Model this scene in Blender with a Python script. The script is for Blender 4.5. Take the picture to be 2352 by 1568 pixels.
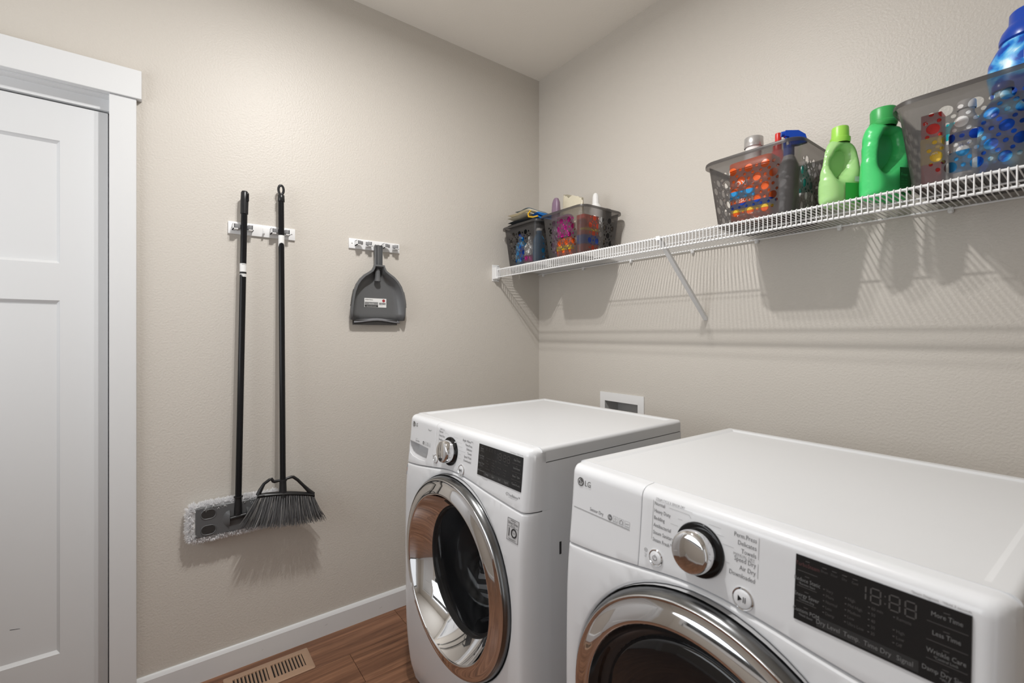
import bpy, bmesh, math, random
from mathutils import Vector, Matrix
from mathutils.geometry import delaunay_2d_cdt

random.seed(7)
for o in list(bpy.data.objects):
    bpy.data.objects.remove(o, do_unlink=True)
S = bpy.context.scene
C = S.collection
PI = math.pi

# ------------------------------------------------------------------ camera
cam_d = bpy.data.cameras.new('camera')
cam = bpy.data.objects.new('camera', cam_d)
C.objects.link(cam)
cam.location = (2.0255, -1.7242, 1.2615)
cam.rotation_euler = (math.radians(90), 0, 0.9243)
cam_d.sensor_fit = 'HORIZONTAL'
cam_d.sensor_width = 36.0
cam_d.lens = 1054.25 / 2352 * 36
cam_d.shift_y = -(784 - 769.62) / 2352
cam_d.clip_start = 0.02
cam_d.dof.use_dof = True
cam_d.dof.focus_distance = 2.0
cam_d.dof.aperture_fstop = 5.6
S.camera = cam

# ------------------------------------------------------------------ world, lamps, exposure
W = bpy.data.worlds.new('world')
S.world = W
W.use_nodes = True
W.node_tree.nodes['Background'].inputs[0].default_value = (0.8, 0.88, 1, 1)
W.node_tree.nodes['Background'].inputs[1].default_value = 0.0
S.view_settings.view_transform = 'Standard'
S.view_settings.look = 'None'
S.view_settings.exposure = 0.03
S.view_settings.gamma = 1.0
S.view_settings.use_curve_mapping = False
BULBS = [(1.09, -1.32, 2.66), (0.98, -1.21, 2.66)]
for i, (b, w) in enumerate(zip(BULBS, (20.5, 8.5))):
    ld = bpy.data.lights.new('ceiling_lamp_light', 'AREA')
    ld.shape = 'DISK'; ld.size = 0.055
    ld.energy = w
    ld.color = (1.0, 0.985, 0.965)
    lo = bpy.data.objects.new('ceiling_lamp_light', ld)
    lo.location = b                                 # faces straight down
    C.objects.link(lo)
# added cool fill light, set in a made-up window behind the camera
ld = bpy.data.lights.new('back_fill_light', 'AREA')
ld.shape = 'RECTANGLE'; ld.size = 1.5; ld.size_y = 1.2
ld.energy = 20
ld.color = (0.94, 0.97, 1.0)
lo = bpy.data.objects.new('back_fill_light', ld)
lo.location = (0.95, -3.13, 1.55)
lo.rotation_euler = (math.radians(122), 0, 0)   # shines along +Y, tilted up to brighten the ceiling
C.objects.link(lo)

# added fill light from the right, set in a made-up side doorway
ld = bpy.data.lights.new('side_fill_light', 'AREA')
ld.shape = 'RECTANGLE'; ld.size = 0.85; ld.size_y = 1.95
ld.energy = 5
ld.color = (0.96, 0.98, 1.0)
lo = bpy.data.objects.new('side_fill_light', ld)
lo.location = (3.40, -2.40, 1.02)
lo.rotation_euler = (math.radians(90), 0, math.radians(90))   # shines along -X
C.objects.link(lo)

# ------------------------------------------------------------------ materials
MATS = {}
def mat(name, col, rough=0.5, metal=0.0, spec=0.5, coat=0.0, trans=0.0, ior=1.45, emit=None):
    if name in MATS: return MATS[name]
    m = bpy.data.materials.new(name)
    m.use_nodes = True
    b = m.node_tree.nodes['Principled BSDF']
    b.inputs['Base Color'].default_value = (*col, 1)
    b.inputs['Roughness'].default_value = rough
    b.inputs['Metallic'].default_value = metal
    b.inputs['Specular IOR Level'].default_value = spec
    b.inputs['Coat Weight'].default_value = coat
    b.inputs['Transmission Weight'].default_value = trans
    b.inputs['IOR'].default_value = ior
    MATS[name] = m
    return m
def nodes(m):
    return m.node_tree.nodes, m.node_tree.links, m.node_tree.nodes['Principled BSDF']
def add_bump(m, scale, strength, dist=0.001, detail=2.0):
    n, l, b = nodes(m)
    tc = n.new('ShaderNodeTexCoord'); no = n.new('ShaderNodeTexNoise'); bp = n.new('ShaderNodeBump')
    no.inputs['Scale'].default_value = scale; no.inputs['Detail'].default_value = detail
    bp.inputs['Strength'].default_value = strength; bp.inputs['Distance'].default_value = dist
    l.new(tc.outputs['Object'], no.inputs['Vector']); l.new(no.outputs['Fac'], bp.inputs['Height'])
    l.new(bp.outputs['Normal'], b.inputs['Normal'])
    return m
M_WALL = add_bump(mat('wall_paint', (0.60, 0.562, 0.510), 0.42, spec=0.35), 150, 0.6, 0.0018, 2.5)
M_CEIL = add_bump(mat('ceiling_paint', (0.86, 0.82, 0.755), 0.6, spec=0.3), 120, 0.3, 0.0016, 2.5)
M_TRIM = mat('white_trim_paint', (0.71, 0.715, 0.72), 0.38)
M_DOOR = add_bump(mat('white_door_paint', (0.69, 0.695, 0.70), 0.42), 300, 0.08, 0.0005)
M_SCUFF = mat('scuff', (0.05, 0.05, 0.05), 0.7)
M_APPL = mat('appliance_white', (0.74, 0.75, 0.77), 0.22, coat=0.3)
M_LID = add_bump(mat('appliance_lid', (0.70, 0.71, 0.725), 0.30, coat=0.15), 700, 0.12, 0.0004)
M_SEAM = mat('seam_dark', (0.03, 0.03, 0.03), 0.6)
M_CHROME = mat('chrome', (0.80, 0.80, 0.81), 0.05, metal=1.0)
M_DCHROME = mat('dark_chrome', (0.20, 0.205, 0.21), 0.22, metal=1.0)
M_BLACKG = mat('black_gloss', (0.006, 0.006, 0.007), 0.08)
M_BLACKP = mat('black_plastic', (0.014, 0.014, 0.015), 0.32)
M_BLACKM = mat('black_metal_tube', (0.008, 0.008, 0.009), 0.24, spec=0.3)
M_RUBBER = mat('dark_rubber', (0.03, 0.028, 0.027), 0.6)
M_DISPLAY = mat('display_black', (0.010, 0.010, 0.011), 0.09)
M_DTEXT = mat('display_print', (0.17, 0.17, 0.17), 0.5)
M_DTEXT2 = mat('display_print_dim', (0.075, 0.07, 0.068), 0.5)
M_DRED = mat('display_print_red', (0.10, 0.04, 0.04), 0.5)
M_DKEY = mat('display_key', (0.030, 0.030, 0.031), 0.2)
M_PRINT = mat('grey_print', (0.16, 0.16, 0.165), 0.5)
M_PRINT2 = mat('light_grey_print', (0.33, 0.33, 0.335), 0.5)
M_LOGO = mat('logo_metal', (0.22, 0.22, 0.22), 0.25, metal=0.8)
M_GREYP = mat('grey_plastic', (0.105, 0.108, 0.112), 0.42)
M_PANP = mat('dustpan_grey_plastic', (0.125, 0.127, 0.13), 0.33)
M_PANL = mat('dustpan_lip_grey', (0.19, 0.19, 0.20), 0.45)
M_WPLAST = mat('white_plastic', (0.82, 0.82, 0.82), 0.35)
M_GRUB = mat('grey_rubber', (0.24, 0.24, 0.245), 0.5)
M_WIRE = mat('white_vinyl_wire', (0.80, 0.80, 0.80), 0.35)
M_STEEL = mat('drum_steel', (0.30, 0.30, 0.31), 0.25, metal=1.0)
M_TAN = mat('tan_register', (0.42, 0.275, 0.185), 0.38, metal=0.15)
M_DARK = mat('dark_slab_and_shade', (0.012, 0.010, 0.009), 0.8)  # near-black for the floor slab and for painted shade
M_FLUFF = mat('white_microfibre', (0.93, 0.93, 0.94), 0.9, spec=0.1)
def _fluff(m):
    n, l, b = m.node_tree.nodes, m.node_tree.links, m.node_tree.nodes['Principled BSDF']
    tr = n.new('ShaderNodeBsdfTranslucent'); tr.inputs[0].default_value = (0.95, 0.95, 0.96, 1)
    mx = n.new('ShaderNodeMixShader'); mx.inputs[0].default_value = 0.5
    l.new(b.outputs[0], mx.inputs[1]); l.new(tr.outputs[0], mx.inputs[2]); l.new(mx.outputs[0], n['Material Output'].inputs['Surface'])
_fluff(M_FLUFF)
M_BRIST = mat('grey_bristle', (0.095, 0.095, 0.098), 0.6)
M_BRIST2 = mat('light_bristle', (0.28, 0.27, 0.26), 0.6)
M_LABELW = mat('white_label', (0.80, 0.80, 0.79), 0.5)
M_LABELG = mat('grey_label', (0.25, 0.25, 0.25), 0.5)
M_LABELB = mat('black_label', (0.02, 0.02, 0.02), 0.5)
M_RED = mat('red_plastic', (0.62, 0.03, 0.025), 0.3)
M_REDD = mat('dark_red_print', (0.35, 0.04, 0.05), 0.5)
M_ORANGE = mat('orange_film', (0.85, 0.13, 0.02), 0.33)
M_YELLOW = mat('yellow_print', (0.85, 0.55, 0.04), 0.4)
M_BLUE = mat('blue_plastic', (0.008, 0.06, 0.42), 0.28)
M_SKY = mat('sky_blue_plastic', (0.03, 0.30, 0.66), 0.3)
M_TEAL = mat('teal_plastic', (0.0, 0.40, 0.47), 0.35)
M_MAG = mat('magenta_plastic', (0.55, 0.02, 0.28), 0.35)
M_PURP = mat('mauve_plastic', (0.20, 0.13, 0.19), 0.4)
M_BEIGE = add_bump(mat('beige_bag_film', (0.62, 0.57, 0.44), 0.35), 60, 0.5, 0.004)
M_CREAM = add_bump(mat('cream_cloth', (0.68, 0.62, 0.48), 0.95, spec=0.1), 900, 0.5, 0.001)
M_DCLOTH = add_bump(mat('charcoal_cloth', (0.07, 0.075, 0.08), 0.95, spec=0.1), 900, 0.5, 0.001)
M_BCLOTH = add_bump(mat('blue_cloth', (0.02, 0.14, 0.42), 0.95, spec=0.1), 900, 0.5, 0.001)
M_GCLOTH = add_bump(mat('grey_blue_cloth', (0.16, 0.20, 0.23), 0.95, spec=0.1), 900, 0.5, 0.001)
M_YCLOTH = mat('mustard_hem', (0.60, 0.36, 0.03), 0.9)
M_SILV = mat('silver_cap', (0.55, 0.54, 0.53), 0.3, metal=0.6)
M_GREEN = mat('green_bottle', (0.07, 0.62, 0.18), 0.28)
M_GREENC = mat('green_cap', (0.05, 0.40, 0.10), 0.35)
M_GREEND = mat('dark_green_label', (0.02, 0.20, 0.05), 0.4)
M_GREENL = mat('mid_green_label', (0.06, 0.42, 0.08), 0.4)
M_LIMEC = mat('lime_cap', (0.36, 0.72, 0.10), 0.35)
M_SCREW = mat('screw_dark', (0.09, 0.09, 0.09), 0.4, metal=0.6)

def lime_mat():
    m = mat('lime_bottle', (0.40, 0.68, 0.27), 0.28)
    n, l, b = nodes(m)
    b.inputs['Subsurface Weight'].default_value = 0.25
    b.inputs['Subsurface Radius'].default_value = (0.02, 0.02, 0.01)
    return m
M_LIME = lime_mat()

def smoke_mat():
    m = bpy.data.materials.new('smoky_translucent_plastic'); m.use_nodes = True
    n, l = m.node_tree.nodes, m.node_tree.links
    b = n['Principled BSDF']; out = n['Material Output']
    b.inputs['Base Color'].default_value = (0.085, 0.080, 0.078, 1)
    b.inputs['Roughness'].default_value = 0.28
    tr = n.new('ShaderNodeBsdfTransparent'); tr.inputs[0].default_value = (0.44, 0.42, 0.41, 1)
    rf = n.new('ShaderNodeBsdfRefraction'); rf.inputs['Color'].default_value = (0.62, 0.60, 0.59, 1)
    rf.inputs['Roughness'].default_value = 0.38; rf.inputs['IOR'].default_value = 1.04
    m1 = n.new('ShaderNodeMixShader'); m1.inputs[0].default_value = 0.62
    m2 = n.new('ShaderNodeMixShader'); m2.inputs[0].default_value = 0.48
    l.new(tr.outputs[0], m1.inputs[1]); l.new(rf.outputs[0], m1.inputs[2])
    l.new(m1.outputs[0], m2.inputs[1]); l.new(b.outputs[0], m2.inputs[2])
    l.new(m2.outputs[0], out.inputs['Surface'])
    return m
M_SMOKE = smoke_mat()

def tint_glass():
    m = bpy.data.materials.new('tinted_door_glass'); m.use_nodes = True
    n, l = m.node_tree.nodes, m.node_tree.links
    b = n['Principled BSDF']; out = n['Material Output']
    b.inputs['Base Color'].default_value = (0.035, 0.036, 0.038, 1)
    b.inputs['Roughness'].default_value = 0.06
    tr = n.new('ShaderNodeBsdfTransparent'); tr.inputs[0].default_value = (0.78, 0.79, 0.81, 1)
    m2 = n.new('ShaderNodeMixShader'); m2.inputs[0].default_value = 0.36
    l.new(tr.outputs[0], m2.inputs[1]); l.new(b.outputs[0], m2.inputs[2])
    l.new(m2.outputs[0], out.inputs['Surface'])
    return m
M_TGLASS = tint_glass()

def pane_mat():
    m = bpy.data.materials.new('window_pane'); m.use_nodes = True
    n, l = m.node_tree.nodes, m.node_tree.links
    out = n['Material Output']
    tr = n.new('ShaderNodeBsdfTransparent'); gl = n.new('ShaderNodeBsdfGlossy'); gl.inputs['Roughness'].default_value = 0.02
    mx = n.new('ShaderNodeMixShader'); mx.inputs[0].default_value = 0.06
    l.new(tr.outputs[0], mx.inputs[1]); l.new(gl.outputs[0], mx.inputs[2]); l.new(mx.outputs[0], out.inputs['Surface'])
    return m
M_PANE = pane_mat()

def wood_mat():
    m = mat('walnut_plank', (0.2, 0.1, 0.06), 0.36)
    n, l, b = nodes(m)
    tc = n.new('ShaderNodeTexCoord'); oi = n.new('ShaderNodeObjectInfo')
    mp = n.new('ShaderNodeMapping'); mp.inputs['Scale'].default_value = (26, 1.5, 1)
    ad = n.new('ShaderNodeVectorMath'); ad.operation = 'ADD'
    mu = n.new('ShaderNodeMath'); mu.operation = 'MULTIPLY'; mu.inputs[1].default_value = 37.0
    no = n.new('ShaderNodeTexNoise'); no.inputs['Scale'].default_value = 1.0; no.inputs['Detail'].default_value = 5; no.inputs['Roughness'].default_value = 0.62
    no.inputs['Distortion'].default_value = 1.1
    no2 = n.new('ShaderNodeTexNoise'); no2.inputs['Scale'].default_value = 5.0; no2.inputs['Detail'].default_value = 3
    cr = n.new('ShaderNodeValToRGB')
    cr.color_ramp.elements[0].position = 0.30; cr.color_ramp.elements[0].color = (0.10, 0.043, 0.023, 1)
    cr.color_ramp.elements[1].position = 0.70; cr.color_ramp.elements[1].color = (0.33, 0.165, 0.092, 1)
    e = cr.color_ramp.elements.new(0.5); e.color = (0.21, 0.098, 0.054, 1)
    mx = n.new('ShaderNodeMix'); mx.data_type = 'RGBA'; mx.blend_type = 'MULTIPLY'; mx.inputs['Factor'].default_value = 0.5
    cr2 = n.new('ShaderNodeValToRGB')
    cr2.color_ramp.elements[0].position = 0.35; cr2.color_ramp.elements[0].color = (0.45, 0.42, 0.40, 1)
    cr2.color_ramp.elements[1].position = 0.62; cr2.color_ramp.elements[1].color = (1, 1, 1, 1)
    l.new(tc.outputs['Object'], mp.inputs['Vector']); l.new(oi.outputs['Random'], mu.inputs[0])
    l.new(mp.outputs[0], ad.inputs[0]); l.new(mu.outputs[0], ad.inputs[1])
    l.new(ad.outputs[0], no.inputs['Vector']); l.new(no.outputs['Fac'], cr.inputs[0])
    mp2 = n.new('ShaderNodeMapping'); mp2.inputs['Scale'].default_value = (22, 0.5, 1)
    ad2 = n.new('ShaderNodeVectorMath'); ad2.operation = 'ADD'
    l.new(tc.outputs['Object'], mp2.inputs['Vector']); l.new(mp2.outputs[0], ad2.inputs[0]); l.new(mu.outputs[0], ad2.inputs[1])
    l.new(ad2.outputs[0], no2.inputs['Vector']); l.new(no2.outputs['Fac'], cr2.inputs[0])
    l.new(cr.outputs[0], mx.inputs[6]); l.new(cr2.outputs[0], mx.inputs[7])
    l.new(mx.outputs[2], b.inputs['Base Color'])
    return m
M_WOOD = wood_mat()

def floral_mat():
    # print of pale petals on blue, as on a fabric softener sleeve
    m = mat('floral_sleeve', (0.02, 0.2, 0.6), 0.3)
    n, l, b = nodes(m)
    tc = n.new('ShaderNodeTexCoord')
    vo = n.new('ShaderNodeTexVoronoi'); vo.inputs['Scale'].default_value = 30; vo.feature = 'SMOOTH_F1'
    no = n.new('ShaderNodeTexNoise'); no.inputs['Scale'].default_value = 24; no.inputs['Detail'].default_value = 3; no.inputs['Distortion'].default_value = 1.0
    ad = n.new('ShaderNodeMath'); ad.operation = 'ADD'
    cr = n.new('ShaderNodeValToRGB')
    cr.color_ramp.elements[0].position = 0.60; cr.color_ramp.elements[0].color = (0.62, 0.85, 0.95, 1)
    cr.color_ramp.elements[1].position = 1.12; cr.color_ramp.elements[1].color = (0.0, 0.06, 0.42, 1)
    e = cr.color_ramp.elements.new(0.74); e.color = (0.14, 0.52, 0.86, 1)
    e = cr.color_ramp.elements.new(0.92); e.color = (0.01, 0.22, 0.68, 1)
    l.new(tc.outputs['Object'], vo.inputs['Vector']); l.new(tc.outputs['Object'], no.inputs['Vector'])
    l.new(vo.outputs['Distance'], ad.inputs[0]); l.new(no.outputs['Fac'], ad.inputs[1])
    l.new(ad.outputs[0], cr.inputs[0]); l.new(cr.outputs[0], b.inputs['Base Color'])
    return m
M_FLORAL = floral_mat()

# ------------------------------------------------------------------ mesh helpers
class MB:
    def __init__(s): s.v = []; s.f = []
    def add(s, vs, fs):
        o = len(s.v); s.v += [tuple(p) for p in vs]; s.f += [tuple(i + o for i in f) for f in fs]
    def box(s, x0, x1, y0, y1, z0, z1, bev=0.0, seg=2, M=None):
        bm = bmesh.new()
        bmesh.ops.create_cube(bm, size=1)
        for v in bm.verts:
            v.co = Vector(((x0 + x1) / 2 + v.co.x * (x1 - x0), (y0 + y1) / 2 + v.co.y * (y1 - y0), (z0 + z1) / 2 + v.co.z * (z1 - z0)))
        if bev > 0:
            bmesh.ops.bevel(bm, geom=bm.edges[:], offset=bev, segments=seg, profile=0.5, affect='EDGES')
        s.bm(bm, M)
    def bm(s, bm, M=None):
        bm.verts.index_update()
        vs = [(M @ v.co if M else v.co.copy()) for v in bm.verts]
        s.add(vs, [[v.index for v in f.verts] for f in bm.faces]); bm.free()
    def tube(s, path, r, n=8, cap=True):
        path = [Vector(p) for p in path]
        rs = r if isinstance(r, (list, tuple)) else [r] * len(path)
        rings = []
        up = None
        for i, p in enumerate(path):
            t = (path[min(i + 1, len(path) - 1)] - path[max(i - 1, 0)]).normalized()
            if up is None:
                up = Vector((0, 0, 1)) if abs(t.z) < 0.9 else Vector((1, 0, 0))
            a = t.cross(up).normalized(); b2 = a.cross(t).normalized(); up = b2
            rings.append([p + (a * math.cos(2 * PI * k / n) + b2 * math.sin(2 * PI * k / n)) * rs[i] for k in range(n)])
        vs = [q for R in rings for q in R]; fs = []
        for i in range(len(rings) - 1):
            for k in range(n):
                a, b2 = i * n + k, i * n + (k + 1) % n
                fs.append((a, b2, b2 + n, a + n))
        if cap:
            fs.append(tuple(range(n))[::-1]); fs.append(tuple(range((len(rings) - 1) * n, len(rings) * n)))
        s.add(vs, fs)
    def lathe(s, prof, n=48, M=None, closed=False):
        # prof: (radius, height) about local Z
        vs = []; fs = []
        for r, h in prof:
            for k in range(n):
                a = 2 * PI * k / n; vs.append(Vector((r * math.cos(a), r * math.sin(a), h)))
        for i in range(len(prof) - 1):
            for k in range(n):
                a, b2 = i * n + k, i * n + (k + 1) % n
                fs.append((a, b2, b2 + n, a + n))
        if M: vs = [M @ v for v in vs]
        s.add(vs, fs)
    def loft(s, secs, n=28, cap=True):
        # secs: (z, cx, cy, hx, hy, exponent)
        vs = []; fs = []
        for z, cx, cy, hx, hy, e in secs:
            for k in range(n):
                a = 2 * PI * k / n; c, d = math.cos(a), math.sin(a)
                vs.append((cx + hx * math.copysign(abs(c) ** (2 / e), c), cy + hy * math.copysign(abs(d) ** (2 / e), d), z))
        for i in range(len(secs) - 1):
            for k in range(n):
                a, b2 = i * n + k, i * n + (k + 1) % n
                fs.append((a, b2, b2 + n, a + n))
        if cap:
            fs.append(tuple(range(n))[::-1]); m = len(secs) - 1; fs.append(tuple(range(m * n, m * n + n)))
        s.add(vs, fs)
    def strip(s, A, B, closed=True):
        n = len(A); vs = list(A) + list(B); fs = []
        for k in range(n if closed else n - 1):
            j = (k + 1) % n; fs.append((k, j, n + j, n + k))
        s.add(vs, fs)
    def prism(s, poly, axis, a0, a1):
        # poly in the two other axes, extruded along axis
        n = len(poly)
        def P(p, a):
            q = list(p); q.insert(axis, a); return q
        vs = [P(p, a0) for p in poly] + [P(p, a1) for p in poly]
        fs = [tuple(range(n))[::-1], tuple(range(n, 2 * n))] + [(k, (k + 1) % n, n + (k + 1) % n, n + k) for k in range(n)]
        s.add(vs, fs)
    def mesh(s, name, ang=35, fix=True):
        me = bpy.data.meshes.new(name)
        me.from_pydata([tuple(p) for p in s.v], [], s.f)
        if fix:
            bm = bmesh.new(); bm.from_mesh(me)
            bmesh.ops.remove_doubles(bm, verts=bm.verts, dist=1e-6)
            bmesh.ops.recalc_face_normals(bm, faces=bm.faces); bm.to_mesh(me); bm.free()
        if ang:
            me.polygons.foreach_set('use_smooth', [True] * len(me.polygons))
            me.set_sharp_from_angle(angle=math.radians(ang))
        me.update()
        return me

def obj(name, mb, m, parent=None, ang=35, fix=True, world=True):
    me = mb.mesh(name, ang, fix) if isinstance(mb, MB) else mb
    if m and not me.materials: me.materials.append(m)
    o = bpy.data.objects.new(name, me); C.objects.link(o)
    if parent is not None:
        o.parent = parent
        if world:
            # parts are modelled in room coordinates; a part itself stays at the room's origin
            loc = parent.location.copy() if parent.type == 'EMPTY' else Vector((0, 0, 0))
            o.matrix_parent_inverse = Matrix.Translation(-loc)
    return o
def tag(o, label, cat, group=None, kind=None):
    if label: o['label'] = label
    if cat: o['category'] = cat
    if group: o['group'] = group
    if kind: o['kind'] = kind
    return o
def thing(name, label, cat, loc, group=None):
    o = bpy.data.objects.new(name, None); C.objects.link(o)
    o.empty_display_size = 0.05
    o.location = loc
    return tag(o, label, cat, group)
def struct(name, mb, m, parent=None, ang=35, label=None):
    o = obj(name, mb, m, parent, ang)
    if parent is None: o['kind'] = 'structure'
    if label: o['label'] = label
    return o
def child_origin(o): return o

def in_poly(x, y, poly):
    c = False; n = len(poly); j = n - 1
    for i in range(n):
        xi, yi = poly[i]; xj, yj = poly[j]
        if (yi > y) != (yj > y) and x < (xj - xi) * (y - yi) / (yj - yi) + xi: c = not c
        j = i
    return c
def cdt(outer, holes, pts, inside):
    vs = []; es = []
    for loop in [outer] + holes:
        o = len(vs); n = len(loop)
        vs += [Vector(p) for p in loop]; es += [(o + i, o + (i + 1) % n) for i in range(n)]
    vs += [Vector(p) for p in pts]
    r = delaunay_2d_cdt(vs, es, [], 0, 1e-7)
    V, F = r[0], r[2]
    out = []
    for f in F:
        cx = sum(V[i].x for i in f) / len(f); cy = sum(V[i].y for i in f) / len(f)
        if inside(cx, cy): out.append(f)
    return [(v.x, v.y) for v in V], out
def circle(cx, cy, r, n, ph=0.0): return [(cx + r * math.cos(2 * PI * k / n + ph), cy + r * math.sin(2 * PI * k / n + ph)) for k in range(n)]
def rrect(x0, x1, y0, y1, r, n=4):
    out = []
    for cx, cy, a0 in ((x1 - r, y1 - r, 0), (x0 + r, y1 - r, PI / 2), (x0 + r, y0 + r, PI), (x1 - r, y0 + r, 1.5 * PI)):
        for k in range(n + 1):
            a = a0 + k / n * PI / 2; out.append((cx + r * math.cos(a), cy + r * math.sin(a)))
    return out
def offset_loop(loop, d):
    # moves a CCW loop outward by d (negative: inward)
    n = len(loop); out = []
    for i in range(n):
        ax, ay = loop[i - 1]; bx, by = loop[i]; cx, cy = loop[(i + 1) % n]
        t1 = Vector((bx - ax, by - ay)); t2 = Vector((cx - bx, cy - by))
        t = (t1.normalized() if t1.length > 1e-9 else Vector((0, 0))) + (t2.normalized() if t2.length > 1e-9 else Vector((0, 0)))
        if t.length < 1e-9: t = t2
        t.normalize(); out.append((bx + t.y * d, by - t.x * d))
    return out
def interp(tab, x):
    if x <= tab[0][0]: return tab[0][1]
    for (a, va), (b, vb) in zip(tab, tab[1:]):
        if x <= b: return va + (vb - va) * (x - a) / (b - a)
    return tab[-1][1]
def smooth_tab(tab, x):
    # piecewise cubic (Catmull-Rom) through a table
    if x <= tab[0][0]: return tab[0][1]
    if x >= tab[-1][0]: return tab[-1][1]
    for i in range(len(tab) - 1):
        a, b = tab[i], tab[i + 1]
        if x <= b[0]:
            p0 = tab[max(i - 1, 0)]; p3 = tab[min(i + 2, len(tab) - 1)]
            h = b[0] - a[0]; t = (x - a[0]) / h
            m0 = (b[1] - p0[1]) / max(b[0] - p0[0], 1e-9) * h; m1 = (p3[1] - a[1]) / max(p3[0] - a[0], 1e-9) * h
            return (2*t**3-3*t*t+1)*a[1] + (t**3-2*t*t+t)*m0 + (-2*t**3+3*t*t)*b[1] + (t**3-t*t)*m1

# lettering: list of requests, resolved in one go
def text_shapes(reqs):
    """reqs: [(string, size, align, xscale)] -> [(verts2d, faces)]"""
    obs = []
    for st, size, al, xs in reqs:
        cu = bpy.data.curves.new('t', 'FONT'); cu.body = st; cu.size = size; cu.align_x = al; cu.resolution_u = 2
        o = bpy.data.objects.new('t', cu); C.objects.link(o); obs.append((o, cu, xs))
    dg = bpy.context.evaluated_depsgraph_get(); dg.update()
    out = []
    for o, cu, xs in obs:
        ev = o.evaluated_get(dg); me = ev.to_mesh()
        out.append(([(v.co.x * xs, v.co.y) for v in me.vertices], [tuple(p.vertices) for p in me.polygons]))
        ev.to_mesh_clear()
    for o, cu, xs in obs:
        bpy.data.objects.remove(o); bpy.data.curves.remove(cu)
    return out
def lettering(reqs, mapf):
    """reqs: [(string, size, align, xscale, a, b)] placed at (a,b), mapped to 3D"""
    mb = MB()
    for (vs, fs), r in zip(text_shapes([q[:4] for q in reqs]), reqs):
        mb.add([mapf(r[4] + x, r[5] + y) for x, y in vs], fs)
    return mb
def flat_poly(mb, poly, mapf):
    mb.add([mapf(*p) for p in poly], [tuple(range(len(poly)))])
def flat_rect(mb, a0, a1, b0, b1, mapf, n=1):
    for i in range(n):
        x0 = a0 + (a1 - a0) * i / n; x1 = a0 + (a1 - a0) * (i + 1) / n
        flat_poly(mb, [(x0, b0), (x1, b0), (x1, b1), (x0, b1)], mapf)
def flat_line(mb, p, q, w, mapf):
    d = Vector((q[0] - p[0], q[1] - p[1])).normalized(); nx, ny = -d.y * w / 2, d.x * w / 2
    flat_poly(mb, [(p[0] - nx, p[1] - ny), (q[0] - nx, q[1] - ny), (q[0] + nx, q[1] + ny), (p[0] + nx, p[1] + ny)], mapf)
def flat_ring(mb, cx, cy, r0, r1, mapf, n=24, a0=0, a1=2 * PI):
    for k in range(n):
        p, q = a0 + (a1 - a0) * k / n, a0 + (a1 - a0) * (k + 1) / n
        flat_poly(mb, [(cx + r * math.cos(a), cy + r * math.sin(a)) for r, a in ((r0, p), (r1, p), (r1, q), (r0, q))], mapf)

# ------------------------------------------------------------------ the room
H = 2.73
X1, Y0 = 3.3, -3.2
DY0, DY1, DZ = -2.70, -1.8735, 2.055      # clear door opening in the left wall
mb = MB()
mb.box(-0.115, 0, DY1 + 0.018, 0.115, 0, H); mb.box(-0.115, 0, Y0, DY0 - 0.018, 0, H)
mb.box(-0.115, 0, DY0 - 0.018, DY1 + 0.018, DZ + 0.018, H)
struct('wall_left', mb, M_WALL, ang=0)
BX0, BX1, BZ0, BZ1 = 0.495, 0.710, 0.745, 0.950   # outlet box hole
mb = MB()
for a in ((0, BX0, 0, H), (BX1, X1, 0, H), (BX0, BX1, 0, BZ0), (BX0, BX1, BZ1, H)):
    mb.box(a[0], a[1], 0, 0.115, a[2], a[3])
struct('wall_right', mb, M_WALL, ang=0)
HY0, HY1 = -2.85, -1.95  # opening added in the side wall for the fill light
mb = MB(); mb.box(X1, X1 + 0.115, Y0 - 0.115, HY0, 0, H); mb.box(X1, X1 + 0.115, HY1, 0.115, 0, H); mb.box(X1, X1 + 0.115, HY0, HY1, 2.06, H)
struct('wall_side', mb, M_WALL, ang=0)
mb = MB()
for a in ((HY0 - 0.07, HY0, 0, 2.06), (HY1, HY1 + 0.07, 0, 2.06), (HY0 - 0.085, HY1 + 0.085, 2.06, 2.155)): mb.box(X1 - 0.019, X1 - 0.0004, *a)
struct('trim_6', mb, M_TRIM, ang=0, label='white casing round the doorway added in the side wall for fill light')
WX0, WX1, WZ0, WZ1 = 0.2, 1.7, 0.95, 2.15
mb = MB()
for a in ((-0.115, WX0, 0, H), (WX1, X1, 0, H), (WX0, WX1, 0, WZ0), (WX0, WX1, WZ1, H)):
    mb.box(a[0], a[1], Y0 - 0.115, Y0, a[2], a[3])
struct('wall_back', mb, M_WALL, ang=0)
mb = MB(); mb.box(-0.115, X1 + 0.115, Y0 - 0.115, 0.115, H, H + 0.1); struct('ceiling', mb, M_CEIL, ang=0)
# floor: a dark slab carrying the planks
mb = MB(); mb.box(-0.25, X1 + 0.115, Y0 - 0.115, 0.115, -0.06, -0.009)
floor = struct('floor', mb, M_DARK, ang=0)
PW, PL = 0.18, 1.22
mb = MB(); mb.box(-PW / 2 + 0.0006, PW / 2 - 0.0006, -PL / 2 + 0.0006, PL / 2 - 0.0006, -0.009, 0, 0.0008, 1)
plank_me = mb.mesh('plank'); plank_me.materials.append(M_WOOD)
for i in range(-2, 18):
    x = 0.01 + PW * (i + 0.5)
    first = {0: -0.885, 1: -1.142, 2: -0.49, -1: -1.5}.get(i, -((i * 0.431) % 1.22))
    y = first
    while y > Y0 - 0.1: y -= PL
    while y < 0.05:
        o = bpy.data.objects.new('plank', plank_me); C.objects.link(o); o.parent = floor
        o.location = (x, y + PL / 2, 0)
        y += PL
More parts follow.
